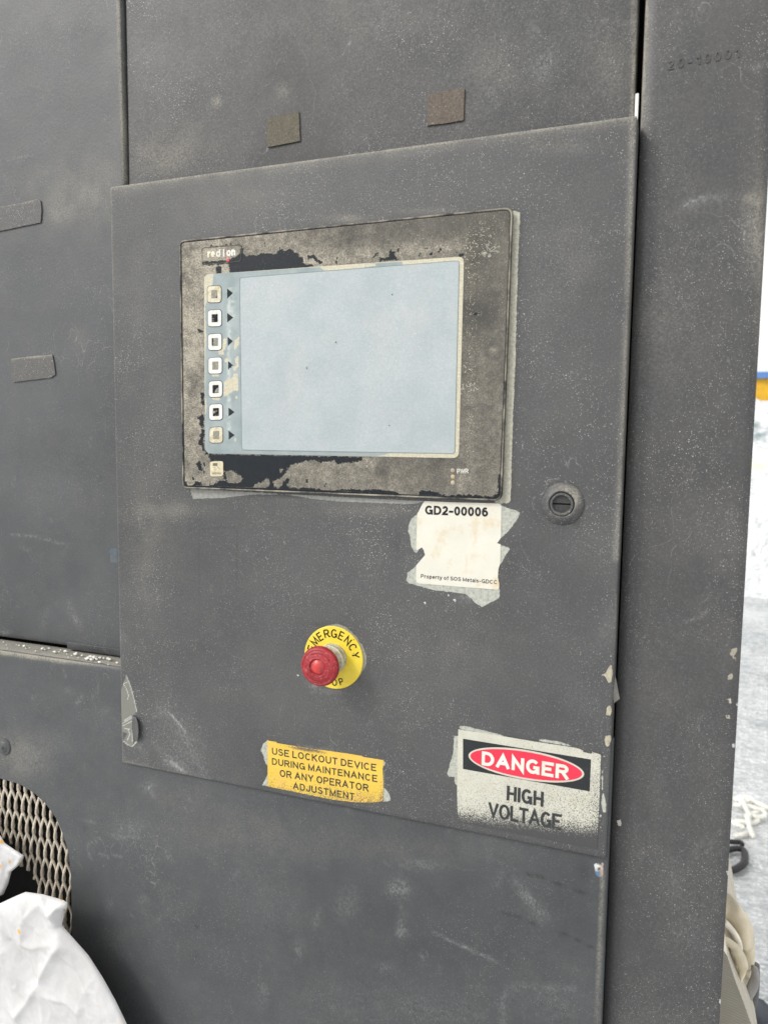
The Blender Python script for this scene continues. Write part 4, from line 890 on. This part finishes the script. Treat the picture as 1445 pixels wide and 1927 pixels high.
cracks(919, 474, 13, 9, 3); cracks(889, 728, 7, 6, 5); cracks(864, 734, 7, 6, 8); cracks(878, 695, 6, 3, 9); cracks(693, 872, 10, 3, 4); cracks(915, 443, 6, 2, 6)

# keys
M_key = simple('white_key', (.70, .70, .66), .5, var=.08, scale=300, bs=900, dirt=(.50, .42, .26), dirtamt=.25, dirtscale=260)
M_keyd = simple('soiled_key', (.62, .58, .46), .55, var=.12, scale=300, bs=900, dirt=(.45, .36, .2), dirtamt=.5, dirtscale=260)
M_kb = simple('key_black', (.018, .020, .022), .7, spec=.1, dirt=(.35, .33, .27), dirtamt=.25, dirtscale=400); M_kg = simple('key_grey', (.24, .235, .19), .65, var=.35, scale=500)
M_out = simple('key_outline', (.07, .075, .078), .5, bump=0); M_ar = simple('arrow_ink', (.028, .033, .036), .7, spec=.1, bump=0)
kc = [(403.3, 553.3), (404, 598.5), (404.4, 643.3), (405, 687.8), (405.6, 732), (406.2, 775.4), (406.7, 818.6)]
for i, (a, b) in enumerate(kc):
    hw_, hh = 12.6-.05*i, 15.4-.15*i
    rect = lambda s, dx=0, dy=0: [(a-hw_*s+dx, b-hh*s+dy+.5), (a+hw_*s+dx, b-hh*s+dy-.8), (a+hw_*s+dx, b+hh*s+dy-.5), (a-hw_*s+dx, b+hh*s+dy+.2)]
    # outline ring, then pad
    kk = sheet('key', xz(rounded(rect(1), 6), -.0058), -.00595, .0005, M_keyd if i in (0, 6) else M_key, op, smooth=False)
    pr = [Vector((x_, -.00565, z_)) for x_, z_ in xz(rounded(rect(1.03), 6), -.0057)]
    tube('key_outline', pr, .00034, M_out, kk, 5, closed=True)
    g = (1, 0, 1, 1, 0, 0, 1)[i]
    sheet('key_window', xz(rounded([(a-5.6, b-7.5), (a+5.8, b-8.1), (a+5.8, b+7.3), (a-5.6, b+7.7)], 1.2), -.0060), -.00605, .00015, M_kg if g else M_kb, kk)
    if i in (2, 4, 5, 0):
        sp_ = {2: ([(a-6, b-7), (a-3.5, b-7.3), (a-2.5, b-2), (a-4, b+1), (a-3, b+6), (a-6, b+7)], M_kb), 4: ([(a-2, b+7), (a, b+1), (a+3, b-2), (a+5.8, b-3), (a+5.8, b+6.5)], M_kg), 5: ([(a-6, b-1.5), (a-2, b-3), (a-1, b+1), (a-4, b+3), (a-6, b+2)], M_kg), 0: ([(a+2, b+7), (a+5, b+4), (a+6, b+7)], M_kb)}[i]
        sheet('key_stain', xz(rag(sp_[0], 1.2, .5, i), -.0061), -.00611, .00005, sp_[1], kk)
tri = [[(427.6, 542.6), (438.3, 551.2), (427.4, 561.4)], [(427.6, 588.6), (439, 597.2), (427.8, 606.2)], [(428.4, 633.6), (438.2, 641.6), (428.8, 650.8)], [(429.3, 679), (439.6, 687), (429.6, 696.3)], None, [(430.1, 766.7), (441.3, 775.4), (430.1, 783.9)], [(430.2, 810.1), (441.6, 818.7), (430.4, 827)]]
for i, l in enumerate(tri):
    if l:
        if i == 3: l = [l[0], (434, 683), (435.5, 685), (439.6, 687), (435, 689), (436.5, 691), (432, 692), l[2]]
        sheet('arrow', xz(l, -.0055), -.00556, .00008, M_ar, op)
# menu key
mkk = sheet('menu_key', xz(rounded([(395, 868.6), (420, 867.6), (420, 895.8), (396, 897)], 5), -.0058), -.0060, .0006, simple('menu_cream', (.60, .54, .37), .55, var=.12, scale=260, dirt=(.35, .30, .2), dirtamt=.3, dirtscale=300), op)
cm_ = lambda l: crop(l, 370, 850, 14.45)
M_ink = simple('faded_ink', (.16, .15, .12), .6, bump=0)
sheet('menu_icon', xz(cm_([(440, 308), (565, 308), (565, 385), (440, 385)]), -.0061), -.0061, .00008, M_ink, mkk)
V = []; Fc = []
for l in ([(555, 395), (635, 475)], [(450, 425), (520, 425)], [(450, 470), (530, 470)]): ribbon(xz(cm_(l), -.0061), .00045 if l[0][0] > 500 else .00028, -.00612, V, Fc, False)
mk('menu_lines', V, Fc, M_ink, mkk, False)
text('MENU', xz(cm_([(425, 615)]), -.0061)[0], xz(cm_([(668, 612)]), -.0061)[0], .0021, -.00612, .2, M_ink, mkk)
# badge
bd_ = c1([(240, 395), (255, 383), (520, 360), (540, 372), (538, 470), (525, 488), (260, 512), (243, 505)])
pts = [Vector((a, -.0054, b)) for a, b in xz(rounded(bd_, 1.5), -.0054)]
tube('badge_outline', pts, .00042, simple('badge_line', (.06, .06, .055), .5, dirt=(.4, .37, .3), dirtamt=.5, dirtscale=250), op, 6, closed=True)
M_wh = simple('white_ink', (.72, .71, .66), .5, dirt=(.45, .40, .3), dirtamt=.35, dirtscale=500, bump=0); M_cr = simple('cream_ink', (.70, .65, .50), .55, dirt=(.4, .35, .26), dirtamt=.1, dirtscale=500, bump=0)
cb = lambda l: crop(l, 360, 450, 12.04)
text('re', xz(cb([(365, 408)]), -.0055)[0], xz(cb([(535, 397)]), -.0055)[0], .0070, -.00542, .24, M_cr, op, gap=.12)
text('d', xz(cb([(558, 398)]), -.0055)[0], xz(cb([(658, 390)]), -.0055)[0], .0068, -.00542, .22, M_wh, op)
text('l', xz(cb([(715, 388)]), -.0055)[0], xz(cb([(760, 385)]), -.0055)[0], .0068, -.00542, .24, M_wh, op)
text('on', xz(cb([(798, 383)]), -.0055)[0], xz(cb([(1000, 362)]), -.0055)[0], .0072, -.00542, .24, M_wh, op, gap=.08)
M_rd = simple('red_ink', (.72, .03, .07), .5, bump=0); M_pk = simple('faded_red_ink', (.52, .28, .24), .6, dirt=(.42, .38, .3), dirtamt=.5, dirtscale=500, bump=0)
sheet('badge_stroke', xz(cb([(785, 210), (800, 210), (830, 400), (850, 445), (785, 450), (795, 400)]), -.0055), -.00540, .00004, M_pk, op)
sheet('badge_tip', xz(rag(cb([(790, 460), (865, 450), (855, 490), (840, 505), (805, 500)]), .8, .3), -.0055), -.00541, .00005, M_rd, op)
# leds and mark
for i, (b, cc) in enumerate(((885, (.42, .34, .29)), (896.8, (.45, .37, .2)), (908, (.42, .36, .25)))):
    p = at(851.6, b, -.0055); lathe('led', (p[0], -.0053, p[2]), [(.0001, .0006), (.0009, .0005), (.0016, .0003), (.0020, -.0002)], simple('led_lens', cc, .3, bump=0), op, 20)
text('PWR', xz([(859.7, 891)], -.0055)[0], xz([(881.2, 890.6)], -.0055)[0], .0040, -.00542, .15, M_wh, op, gap=.14)

# ------------------------------------------------------------------ key lock
lk = at(1058, 948, -.001); L_ = thing('key_lock', tuple(lk), 'round slotted lock on the door, right of the screen unit', 'lock')
w = WearShade().spot(1068, 925, 20, 10, .9, 0, 30).spot(1084, 940, 8, 18, .8, 0).spot(1040, 935, 8, 14, .4, 0).spot(1058, 968, 20, 6, .3, 0)
def lathew(name, c, prof, mat, parent, n, w):
    o = lathe(name, c, prof, mat, parent, n); off = np.array(origin(parent)); V = np.array([tuple(v.co) for v in o.data.vertices])+off
    for k_, arr in w.attrs(V).items():
        a = o.data.attributes[k_]; a.data.foreach_set('color', arr.astype(np.float32).ravel())
    return o
lathew('escutcheon', (lk[0], 0, lk[2]), [(.0104, -.002), (.0104, .0046), (.0112, .0053), (.0125, .0050), (.0140, .0036), (.0170, .0016), (.0176, .0008), (.0178, 0)], M_door, L_, 72, w)
bl_ = lathew('barrel', (lk[0]-.0003, 0, lk[2]-.0002), [(.0074, -.001), (.0074, .0036), (.0078, .0042), (.0094, .0042), (.0098, .0036), (.0098, -.001)], M_door, L_, 56, WearShade().spot(1058, 963, 12, 3, .8, 0).spot(1058, 935, 12, 3, .2, 0))
M_plug = simple('lock_plug', (.045, .045, .045), .45, var=.3, scale=400)
cx, cz = lk[0]-.0003, lk[2]-.0002
for s in (1, -1):
    V = [(cx, -.0012, cz+s*.0007)]; n = 16
    pts = [(cx+.0073*math.cos(a), cz+s*(.0007+.0066*math.sin(a))) for a in [math.pi*k/n for k in range(n+1)]]
    V = [(p[0], -.0014, p[1]) for p in pts]+[(p[0], .0015, p[1]) for p in pts]; Fc = [tuple(range(n+1)) if s < 0 else tuple(range(n+1))[::-1]]
    for k in range(n+1): Fc.append((k, (k+1) % (n+1), n+1+(k+1) % (n+1), n+1+k))
    mk('plug_half', V, Fc, M_plug, L_, False)
lathe('slot_bottom', (cx, 0, cz), [(.00001, .0001), (.0074, .0001)], M_black, L_, 24)

# ------------------------------------------------------------------ emergency stop
ec = at(627, 1238, -.0015); E_ = thing('emergency_stop', tuple(ec), 'red mushroom stop button on a round yellow legend plate', 'stop button')
RD = .0303
t = T('yellow_plate'); c = t.mix(t.ramp(t.noise(60, 4), .3, .7), (.74, .55, .035), (.82, .65, .07)); c = t.mix(t.ramp(t.noise(40, 5, .7), .58, .75, 0, .5), c, (.45, .33, .08))
v = t.vor(330); sp = t.n('ShaderNodeSeparateColor'); t.t.links.new(v.outputs['Color'], sp.inputs[0])
c = t.mix(t.ramp(t.math('SUBTRACT', t.ramp(sp.outputs[0], .9, 1, 0, .3), v.outputs['Distance']), 0, .1), c, (.16, .11, .03))
M_ye = t.out(c, .4, t.bump(t.noise(300, 3), .0002))
lathe('legend_plate', (ec[0], -.0002, ec[2]), [(.0101, .0015), (RD-.0006, .0015), (RD, .0010), (RD, -.0003)], M_ye, E_, 96)
M_eng = simple('engraved_black', (.02, .02, .02), .7, spec=.1, bump=0)
def ring_text(s, r, a_mid, step, h, flip, wt):
    V = []; Fc = []
    for i, ch in enumerate(s):
        an = math.radians(a_mid+(i-(len(s)-1)/2)*step*(1 if not flip else 1))
        # angle measured clockwise from the top (or anticlockwise from the bottom when flipped)
        if not flip: c0 = Vector((math.sin(an), math.cos(an))); ux = Vector((math.cos(an), -math.sin(an))); uz = c0
        else: c0 = Vector((math.sin(an), -math.cos(an))); ux = Vector((math.cos(an), math.sin(an))); uz = -c0
        w_, st = G[ch]; w_ = max(w_, .01)*.92
        for q_ in st:
            pts = [Vector((ec[0], ec[2]))+c0*r+ux*((p[0]-.5)*w_*h)+uz*((p[1]-.5)*h) for p in q_]
            close = (pts[0]-pts[-1]).length < 1e-7
            if close: pts = pts[:-1]
            ribbon([tuple(p) for p in pts], h*wt, -.00182-.00002*(i % 5), V, Fc, close)
    return mk('lettering', V, Fc, M_eng, E_, False)
ring_text('EMERGENCY', .0236, 2, 18.8, .0073, False, .17)
ring_text('STOP', .0238, -5, 17.5, .0060, True, .17)
M_col = simple('dusty_collar', (.50, .48, .36), .55, var=.2, scale=200, dirt=(.3, .26, .16), dirtamt=.7, dirtscale=300, bump=.0005, bs=600)
lathe('collar', (ec[0], 0, ec[2]), [(.0140, .0012), (.0142, .0040), (.0134, .0046), (.0134, .0072), (.0142, .0080), (.0144, .0112), (.0138, .0124), (.0126, .0128), (.0118, .0150), (.0116, .0200), (.0110, .0270)], M_col, E_, 64)
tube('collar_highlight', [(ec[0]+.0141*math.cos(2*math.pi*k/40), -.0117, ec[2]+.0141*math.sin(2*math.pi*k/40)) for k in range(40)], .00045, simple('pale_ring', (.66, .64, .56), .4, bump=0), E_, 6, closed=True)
t = T('worn_red_plastic'); n = t.noise(150, 5, .7); c = t.mix(t.ramp(t.noise(60, 4), .3, .7), (.25, .010, .018), (.40, .022, .030))
ring = t.noise(1, 3, .6, t.scaled((90, 90, 420), (0, .3, 0)))
c = t.mix(t.ramp(n, .50, .68, 0, .45), c, (.24, .09, .09)); c = t.mix(t.ramp(t.noise(400, 3), .55, .7, 0, .5), c, (.66, .16, .15)); c = t.mix(t.ramp(t.noise(110, 2), .70, .75, 0, .9), c, (.07, .055, .055))
M_red = t.out(c, t.ramp(n, .3, .7, .42, .62), t.bump(t.noise(260, 4), .00035))
hx = lambda r, h, an: (r*(1+.012*math.copysign(1, math.sin(an*36)) if r > .0176 and .0265 < h < .032 else r), h)
hd_ = lathe('mushroom_head', (ec[0], 0, ec[2]), [(0.00903, 0.02500), (0.01425, 0.02550), (0.01729, 0.02670), (0.01843, 0.02850), (0.01862, 0.03070), (0.01805, 0.03270), (0.01710, 0.03380), (0.01596, 0.03450), (0.01520, 0.03420), (0.01472, 0.03450), (0.01330, 0.03530), (0.01159, 0.03580), (0.01026, 0.03610), (0.00931, 0.03620), (0.00874, 0.03650), (0.00817, 0.03630), (0.00798, 0.03530), (0.00741, 0.03500), (0.00570, 0.03570), (0.00380, 0.03630), (0.00190, 0.03660), (0.00001, 0.03670)], M_red, E_, 90)
t = T('red_lens'); c = t.mix(t.ramp(t.noise(120, 4), .4, .62), (.70, .05, .035), (.30, .04, .05)); M_lens = t.out(c, .3, t.bump(t.noise(200, 3), .0004))
lathe('lens', (ec[0]-.0004, 0, ec[2]+.0004), [(.0062, .0357), (.0048, .0367), (.0030, .0374), (.0012, .0377), (.00001, .0378)], M_lens, hd_, 32)
# turn-to-release arrows moulded on the head
for a0, a1, rr in ((35, 120, .0135), (200, 285, .0135), (300, 350, .0118)):
    tube('release_arrow', [(ec[0]+rr*math.cos(math.radians(a)), -.0355, ec[2]+rr*math.sin(math.radians(a))) for a in np.linspace(a0, a1, 14)], .0006, M_red, hd_, 6)

# ------------------------------------------------------------------ stickers
def overspray_mat(name, base, dark, lift=.0, grain=700, tint=None):
    t = T(name); a_, w_ = t.attr('spray'); c = t.mix(t.ramp(t.noise(40, 4), .35, .7), base, tuple(q*.88 for q in base))
    if tint: c = t.mix(t.ramp(t.noise(55, 4), .5, .68, 0, .5), c, tint)
    n = t.math('ADD', t.math('MULTIPLY', t.noise(grain, 2, .6), .75), t.math('MULTIPLY', t.noise(grain*2.4, 1), .25))
    # share of the grain covered by black overspray
    th = t.ramp(w_[0], 0, 1, .70, .27)
    m = t.ramp(t.math('SUBTRACT', n, th), -.02, .05)
    c = t.mix(m, c, dark)
    return t.out(c, .5, t.bump(n, .0002), spec=.18)
def spray_attr(fn):
    def f(P):
        X, Y = proj(P); W = np.zeros((len(X), 4)); W[:, 3] = 1; W[:, 0] = np.clip(fn(X, Y), 0, 1); return {'spray': W}
    return f
# danger sign
def dang_spray(X, Y):
    lx = (X-860)/262.; zero = 1500+50*lx; full = 1547+40*lx           # y (px) where overspray starts and where it covers
    full = 1551+32*lx; s = .17+.07*lx+.13*np.clip((Y-1440)/80, 0, 1)+.60*np.clip((Y-(full-42))/42, 0, 1.2)**1.5
    s = s+.10*np.clip((X-1105)/25, 0, 1)-.12*np.clip((1400-Y)/30, 0, 1)*(X < 1000)
    return s
D_ = thing('danger_sign', tuple(at(990, 1590, 0)), 'white danger sticker with a red oval, at the lower right corner of the door', 'sign')
M_dw = overspray_mat('danger_white', (.58, .57, .49), (.070, .070, .072), grain=1500, tint=(.50, .48, .38))
dang = c8([(170, 133), (535, 190), (760, 228), (1050, 272), (1085, 282), (1110, 292), (1112, 305), (1175, 318), (1182, 306), (1240, 322), (1248, 335), (1244, 385), (1238, 600), (1228, 800), (1218, 1036), (900, 978), (350, 872), (200, 838), (165, 770), (160, 600), (164, 300)])
sheet('backing', xz(rag(dang, 3, .35, 1), -.0004), -.00045, .0004, M_dw, D_, step=.0015, attrs=spray_attr(dang_spray))
M_db = overspray_mat('danger_black', (.030, .033, .036), (.11, .108, .108), grain=600)
low = spray_attr(lambda X, Y: np.full(len(X), .12))
sheet('black_field', xz(c8([(205, 203), (1172, 360), (1162, 602), (205, 432)]), -.0005), -.00052, .00005, M_db, D_, step=.004, attrs=low)
cx_, cz_ = [(a+b)/2 for a, b in zip(at(*c8([(247, 326)])[0], -.0005)[[0, 2]], at(*c8([(1120, 472)])[0], -.0005)[[0, 2]])]
hwx = (at(*c8([(1120, 472)])[0], -.0005)[0]-at(*c8([(247, 326)])[0], -.0005)[0])/2
zt_ = at(*c8([(683, 288)])[0], -.0005)[2]; zb2 = at(*c8([(683, 514)])[0], -.0005)[2]; hz_ = (zt_-zb2)/2; cz_ = (zt_+zb2)/2
ell = lambda k, j=0: [(cx_+(hwx-k)*math.cos(a), cz_+(hz_-k)*math.sin(a)) for a in np.linspace(0, 2*math.pi, 72, endpoint=False)]
sheet('oval_outline', ell(0), -.00058, .00005, M_dw, D_, step=.004, attrs=low)
M_dr = overspray_mat('danger_red', (.74, .045, .085), (.40, .05, .07), grain=800)
sheet('red_oval', ell(.0017), -.00064, .00005, M_dr, D_, step=.004, attrs=spray_attr(lambda X, Y: np.full(len(X), .18)))
def stext(s, a, b, caph, y, wt, mat, parent, cr_, gap=.2, attr=None):
    """baseline ends given on the surface; cap height measured at the left end"""
    pa = cr_([a])[0]; pb = cr_([b])[0]; A = at(*pa, y); B = at(*pb, y); Cc = at(*cr_([(a[0], a[1]-caph)])[0], y); o = text(s, (A[0], A[2]), (B[0], B[2]), Cc[2]-A[2], y, wt, mat, parent, gap)
    if attr:
        V = np.array([tuple(v.co) for v in o.data.vertices])+np.array(origin(parent))
        for k_, arr in attr(V).items():
            q_ = o.data.attributes.new(k_, 'FLOAT_COLOR', 'POINT'); q_.data.foreach_set('color', arr.astype(np.float32).ravel())
    return o
stext('DANGER', (345, 402), (1000, 515), 106, -.00070, .22, simple('danger_letter', (.72, .70, .62), .5, bump=0), D_, c8, .16)
sd_ = spray_attr(lambda X, Y: .12+.25*np.clip((Y-1545)/25, 0, 1))
M_dt = overspray_mat('danger_ink', (.045, .047, .048), (.16, .155, .145), grain=700)
stext('HIGH', (533, 668), (812, 720), 112, -.00060, .19, M_dt, D_, c8, .17, sd_)
stext('VOLTAGE', (395, 795), (948, 896), 116, -.00060, .175, M_dt, D_, c8, .12, sd_)

# lockout sticker
K_ = thing('lockout_sticker', tuple(at(612, 1508, 0)), 'yellow lockout notice sticker near the bottom edge of the door', 'sticker')
def lock_spray(X, Y):
    edge = 1487+25*np.clip((X-503)/220, 0, 1); s = .10+.34*np.clip((Y-edge+38)/38, 0, 1)+.25*np.clip((Y-edge-4)/14, 0, 1)
    s = s+.75*np.exp(-(((X-578)/36)**2+((Y-(1411+.17*(X-578)))/4.5)**2)); s = s+.25*np.exp(-((X-722)/8)**2)*(Y > 1470)
    return s
M_ly = overspray_mat('lockout_yellow', (.74, .51, .085), (.17, .13, .09), grain=1300, tint=(.74, .44, .13))
lo = c7([(121, 125), (200, 138), (215, 150), (330, 170), (400, 180), (560, 205), (760, 232), (900, 252), (1035, 275), (1050, 285), (1200, 308), (1246, 316), (1246, 370), (1238, 400), (1246, 560), (1243, 716), (1100, 728), (960, 724), (760, 700), (600, 668), (440, 635), (300, 605), (122, 570)])
sheet('backing', xz(rag(lo, 3, .3, 2), -.0004), -.00045, .0004, M_ly, K_, step=.0012, attrs=spray_attr(lock_spray))
M_lt = overspray_mat('lockout_ink', (.035, .042, .040), (.22, .20, .12), grain=1200)
sa = spray_attr(lambda X, Y: .05+.25*np.clip((Y-1470)/30, 0, 1))
for s, a, b, h in (('USE LOCKOUT DEVICE', (165, 259), (1177, 424), 66), ('DURING MAINTENANCE', (164, 357), (1187, 530), 64), ('OR ANY OPERATOR', (240, 474), (1101, 622), 68), ('ADJUSTMENT', (368, 595), (966, 706), 66)):
    stext(s, a, b, h, -.00055, .165, M_lt, K_, c7, .2, sa)
# the covered lower margin of the sticker, painted over
# asset tag
A_ = thing('asset_tag', tuple(at(862, 1104, 0)), 'off-white property tag under the lower right corner of the screen unit', 'tag')
M_at = simple('tag_paper', (.66, .64, .56), .5, var=.05, scale=30, dirt=(.60, .48, .28), dirtamt=.35, dirtscale=45, bs=500)
tg = c5([(330, 128), (600, 140), (1090, 152), (1118, 158), (1130, 175), (1128, 400), (1126, 512), (1085, 568), (1122, 580), (1118, 780), (1098, 840), (1092, 925), (1108, 995), (1105, 1040), (1085, 1055), (700, 1025), (275, 990), (242, 975), (238, 940), (240, 800), (332, 692), (318, 640), (298, 612), (255, 640), (240, 640), (246, 420), (250, 260), (268, 230), (290, 185), (310, 150)])
sheet('label', xz(rag(tg, 3, .18, 5), -.0004), -.00045, .0004, M_at, A_)
M_ti = simple('tag_ink', (.028, .027, .030), .7, spec=.1, bump=0)
stext('GD2-00006', (332, 268), (990, 292), 95, -.00052, .225, M_ti, A_, c5, .13)
stext('Property of SOS Metals-GDCC', (288, 932), (1086, 998), 40, -.00052, .17, M_ti, A_, c5, .17)

# tape patches
M_tb = simple('brown_tape', (.125, .113, .085), .8, var=.3, scale=500, spk=.55, bs=700, bump=.0008); M_tc = simple('rusty_tape', (.135, .112, .092), .8, var=.3, scale=420, spk=.6, bs=700, bump=.0008)
M_td = paint_mat('painted_tape', (.075, .073, .073), (.10, .096, .092), .8, .6)
def patch(pts, Y, mat, label, seed, attrs=None):
    o = sheet('tape_patch', xz(rag(pts, 2.5, .45, seed), Y), Y, .0013, mat, None, step=.003, attrs=attrs)
    tag(o, label, 'tape', 'square tape patches stuck on the cabinet')
cT = lambda l: crop(l, 480, 130, 3.44)
patch(cT([(75, 318), (140, 302), (190, 292), (282, 272), (290, 462), (80, 503)]), .0385, M_tb, 'olive brown square patch left of the other above the door', 1)
patch(cT([(1122, 160), (1240, 138), (1330, 122), (1355, 124), (1348, 328), (1230, 348), (1113, 362)]), .0385, M_tc, 'reddish brown square patch above the top right of the screen unit', 2)
patch([(-14, 391), (40, 381), (70, 374), (76, 377), (78, 395), (76, 418), (0, 434), (-14, 436)], .0345, M_td, 'painted over grey patch cut by the left picture edge, upper left', 3, WearShade().stroke([(0, 388), (40, 380), (72, 374)], 1.6, .9, 0))
patch([(21, 675), (60, 670), (98, 667), (101, 682), (104, 704), (96, 710), (24, 719), (22, 700)], .0345, M_td, 'painted over grey patch with a bright top edge, middle left', 4, WearShade().stroke([(22, 675), (60, 670), (98, 667)], 1.8, 1.2, 0))

# ------------------------------------------------------------------ white plastic bag
def bag_mat():
    t = T('white_film'); c = t.mix(t.ramp(t.noise(20, 4), .35, .7), (.56, .555, .55), (.64, .64, .64))
    v = t.vor(75); sp = t.n('ShaderNodeSeparateColor'); t.t.links.new(v.outputs['Color'], sp.inputs[0])
    m = t.ramp(t.math('SUBTRACT', t.ramp(sp.outputs[0], .80, 1, .05, .30), v.outputs['Distance']), 0, .05); c = t.mix(m, c, (.72, .44, .14))
    c = t.mix(t.ramp(t.noise(13, 4), .64, .74, 0, .35), c, (.72, .58, .46))
    t.b.inputs['Transmission Weight'].default_value = 0.0
    t.b.inputs['Subsurface Weight'].default_value = .6; t.b.inputs['Subsurface Radius'].default_value = (.02, .02, .02)
    h = t.math('ADD', t.noise(70, 5, .6), t.math('MULTIPLY', t.vor(120, feature='F2').outputs['Distance'], .3))
    return t.out(c, .33, t.bump(h, .0015, .5), spec=.5)
M_bag = bag_mat()
bg_ = thing('plastic_bag', tuple(at(60, 1900, -.04)), 'crumpled white plastic bag with orange drops at the lower left', 'plastic bag')
def fold(X, Z, ridges, amp, seed):
    h = np.zeros(len(X))
    for (pts, wd, a) in ridges:
        P_ = xz(pts, -.05); d = np.full(len(X), 1e9)
        for i in range(len(P_)-1): d = np.minimum(d, dseg(X, Z, P_[i], P_[i+1]))
        h -= a*np.exp(-d/wd)
    for i in range(len(X)):
        cr_ = lambda a, b, c, w: math.exp(-abs(noise.noise(Vector((X[i]*a, Z[i]*b+X[i]*c, seed+w))))/.07)
        h[i] -= .0032*cr_(8, 5, 5, 1)+.0013*cr_(18, 8, -14, 2)+.0005*cr_(46, 26, 12, 3)
        p = Vector((X[i]*18, Z[i]*18, seed)); q_ = Vector((X[i]*14-Z[i]*8, Z[i]*34+X[i]*30, seed+4)); q2 = Vector((X[i]*60+Z[i]*35, Z[i]*22, seed+9))
        h[i] += amp*(abs(noise.noise(p))*1.2+abs(noise.noise(q_))*.8+.35*abs(noise.noise(q2))+.22*abs(noise.noise(p*4.1))+.12*abs(noise.noise(p*9)))
    return h
def film(name, pts, Y, ridges, seed, back, amp=.010, bulge_=.03):
    out = xz(pts, Y); A = np.array(out); arrs = []
    def hf(X, Z):
        d = np.full(len(X), 1e9)
        for i in range(len(out)): d = np.minimum(d, dseg(X, Z, out[i], out[(i+1) % len(out)]))
        k = np.clip(d/.016, 0, 1); return -bulge_*np.sqrt(np.clip(1-(1-k)**2, 0, 1))+fold(X, Z, ridges, amp, seed)*np.clip(d/.006, .15, 1)
    return sheet(name, out, Y, back, M_bag, bg_, step=.0018, hfun=hf, smooth=True, sharp=70)
cz2 = lambda l: crop(l, 0, 1560, 5.25)
film('upper_fold', [(-90, 1545), (-30, 1560), (0, 1574), (8, 1588), (25, 1600), (42, 1611), (42, 1616), (34, 1630), (20, 1642), (14, 1665), (6, 1684), (0, 1687), (-90, 1700)], -.012, [(cz2([(0, 340), (100, 300), (215, 270)]), .004, .004), (cz2([(20, 600), (80, 480), (110, 420)]), .003, .004)], 2.2, .0008, amp=.004, bulge_=.006)
film('body', [(-140, 1715), (-40, 1712), (0, 1701), (30, 1687), (47, 1680), (80, 1684), (118, 1695), (126, 1701), (126, 1708), (120, 1713), (117, 1742), (135, 1763), (165, 1799), (192, 1841), (216, 1884), (238, 1930), (262, 1985), (290, 2060), (300, 2150), (-140, 2150)], -.032,
     [(cz2([(250, 640), (320, 760), (440, 930), (520, 1110), (760, 1260)]), 0.0078, 0.0054), (cz2([(650, 740), (520, 800), (430, 900)]), 0.0052, 0.0045), (cz2([(0, 1200), (120, 1380), (180, 1480), (260, 1600)]), 0.0078, -0.0072), (cz2([(520, 1230), (420, 1360), (310, 1560), (180, 1800), (80, 1930)]), 0.0078, 0.0063), (cz2([(140, 1000), (130, 1200), (240, 1240), (420, 1200)]), 0.0065, 0.0036), (cz2([(660, 1200), (860, 1400), (1040, 1650), (1220, 1930)]), 0.0078, 0.0045), (cz2([(60, 720), (140, 860), (160, 950), (320, 780)]), 0.0052, 0.0032), (cz2([(380, 1750), (600, 1790), (700, 1900)]), 0.0065, 0.0032), (cz2([(500, 1250), (640, 1420), (780, 1700)]), .006, .003)], 5.5, .0008, amp=.0035, bulge_=.007)
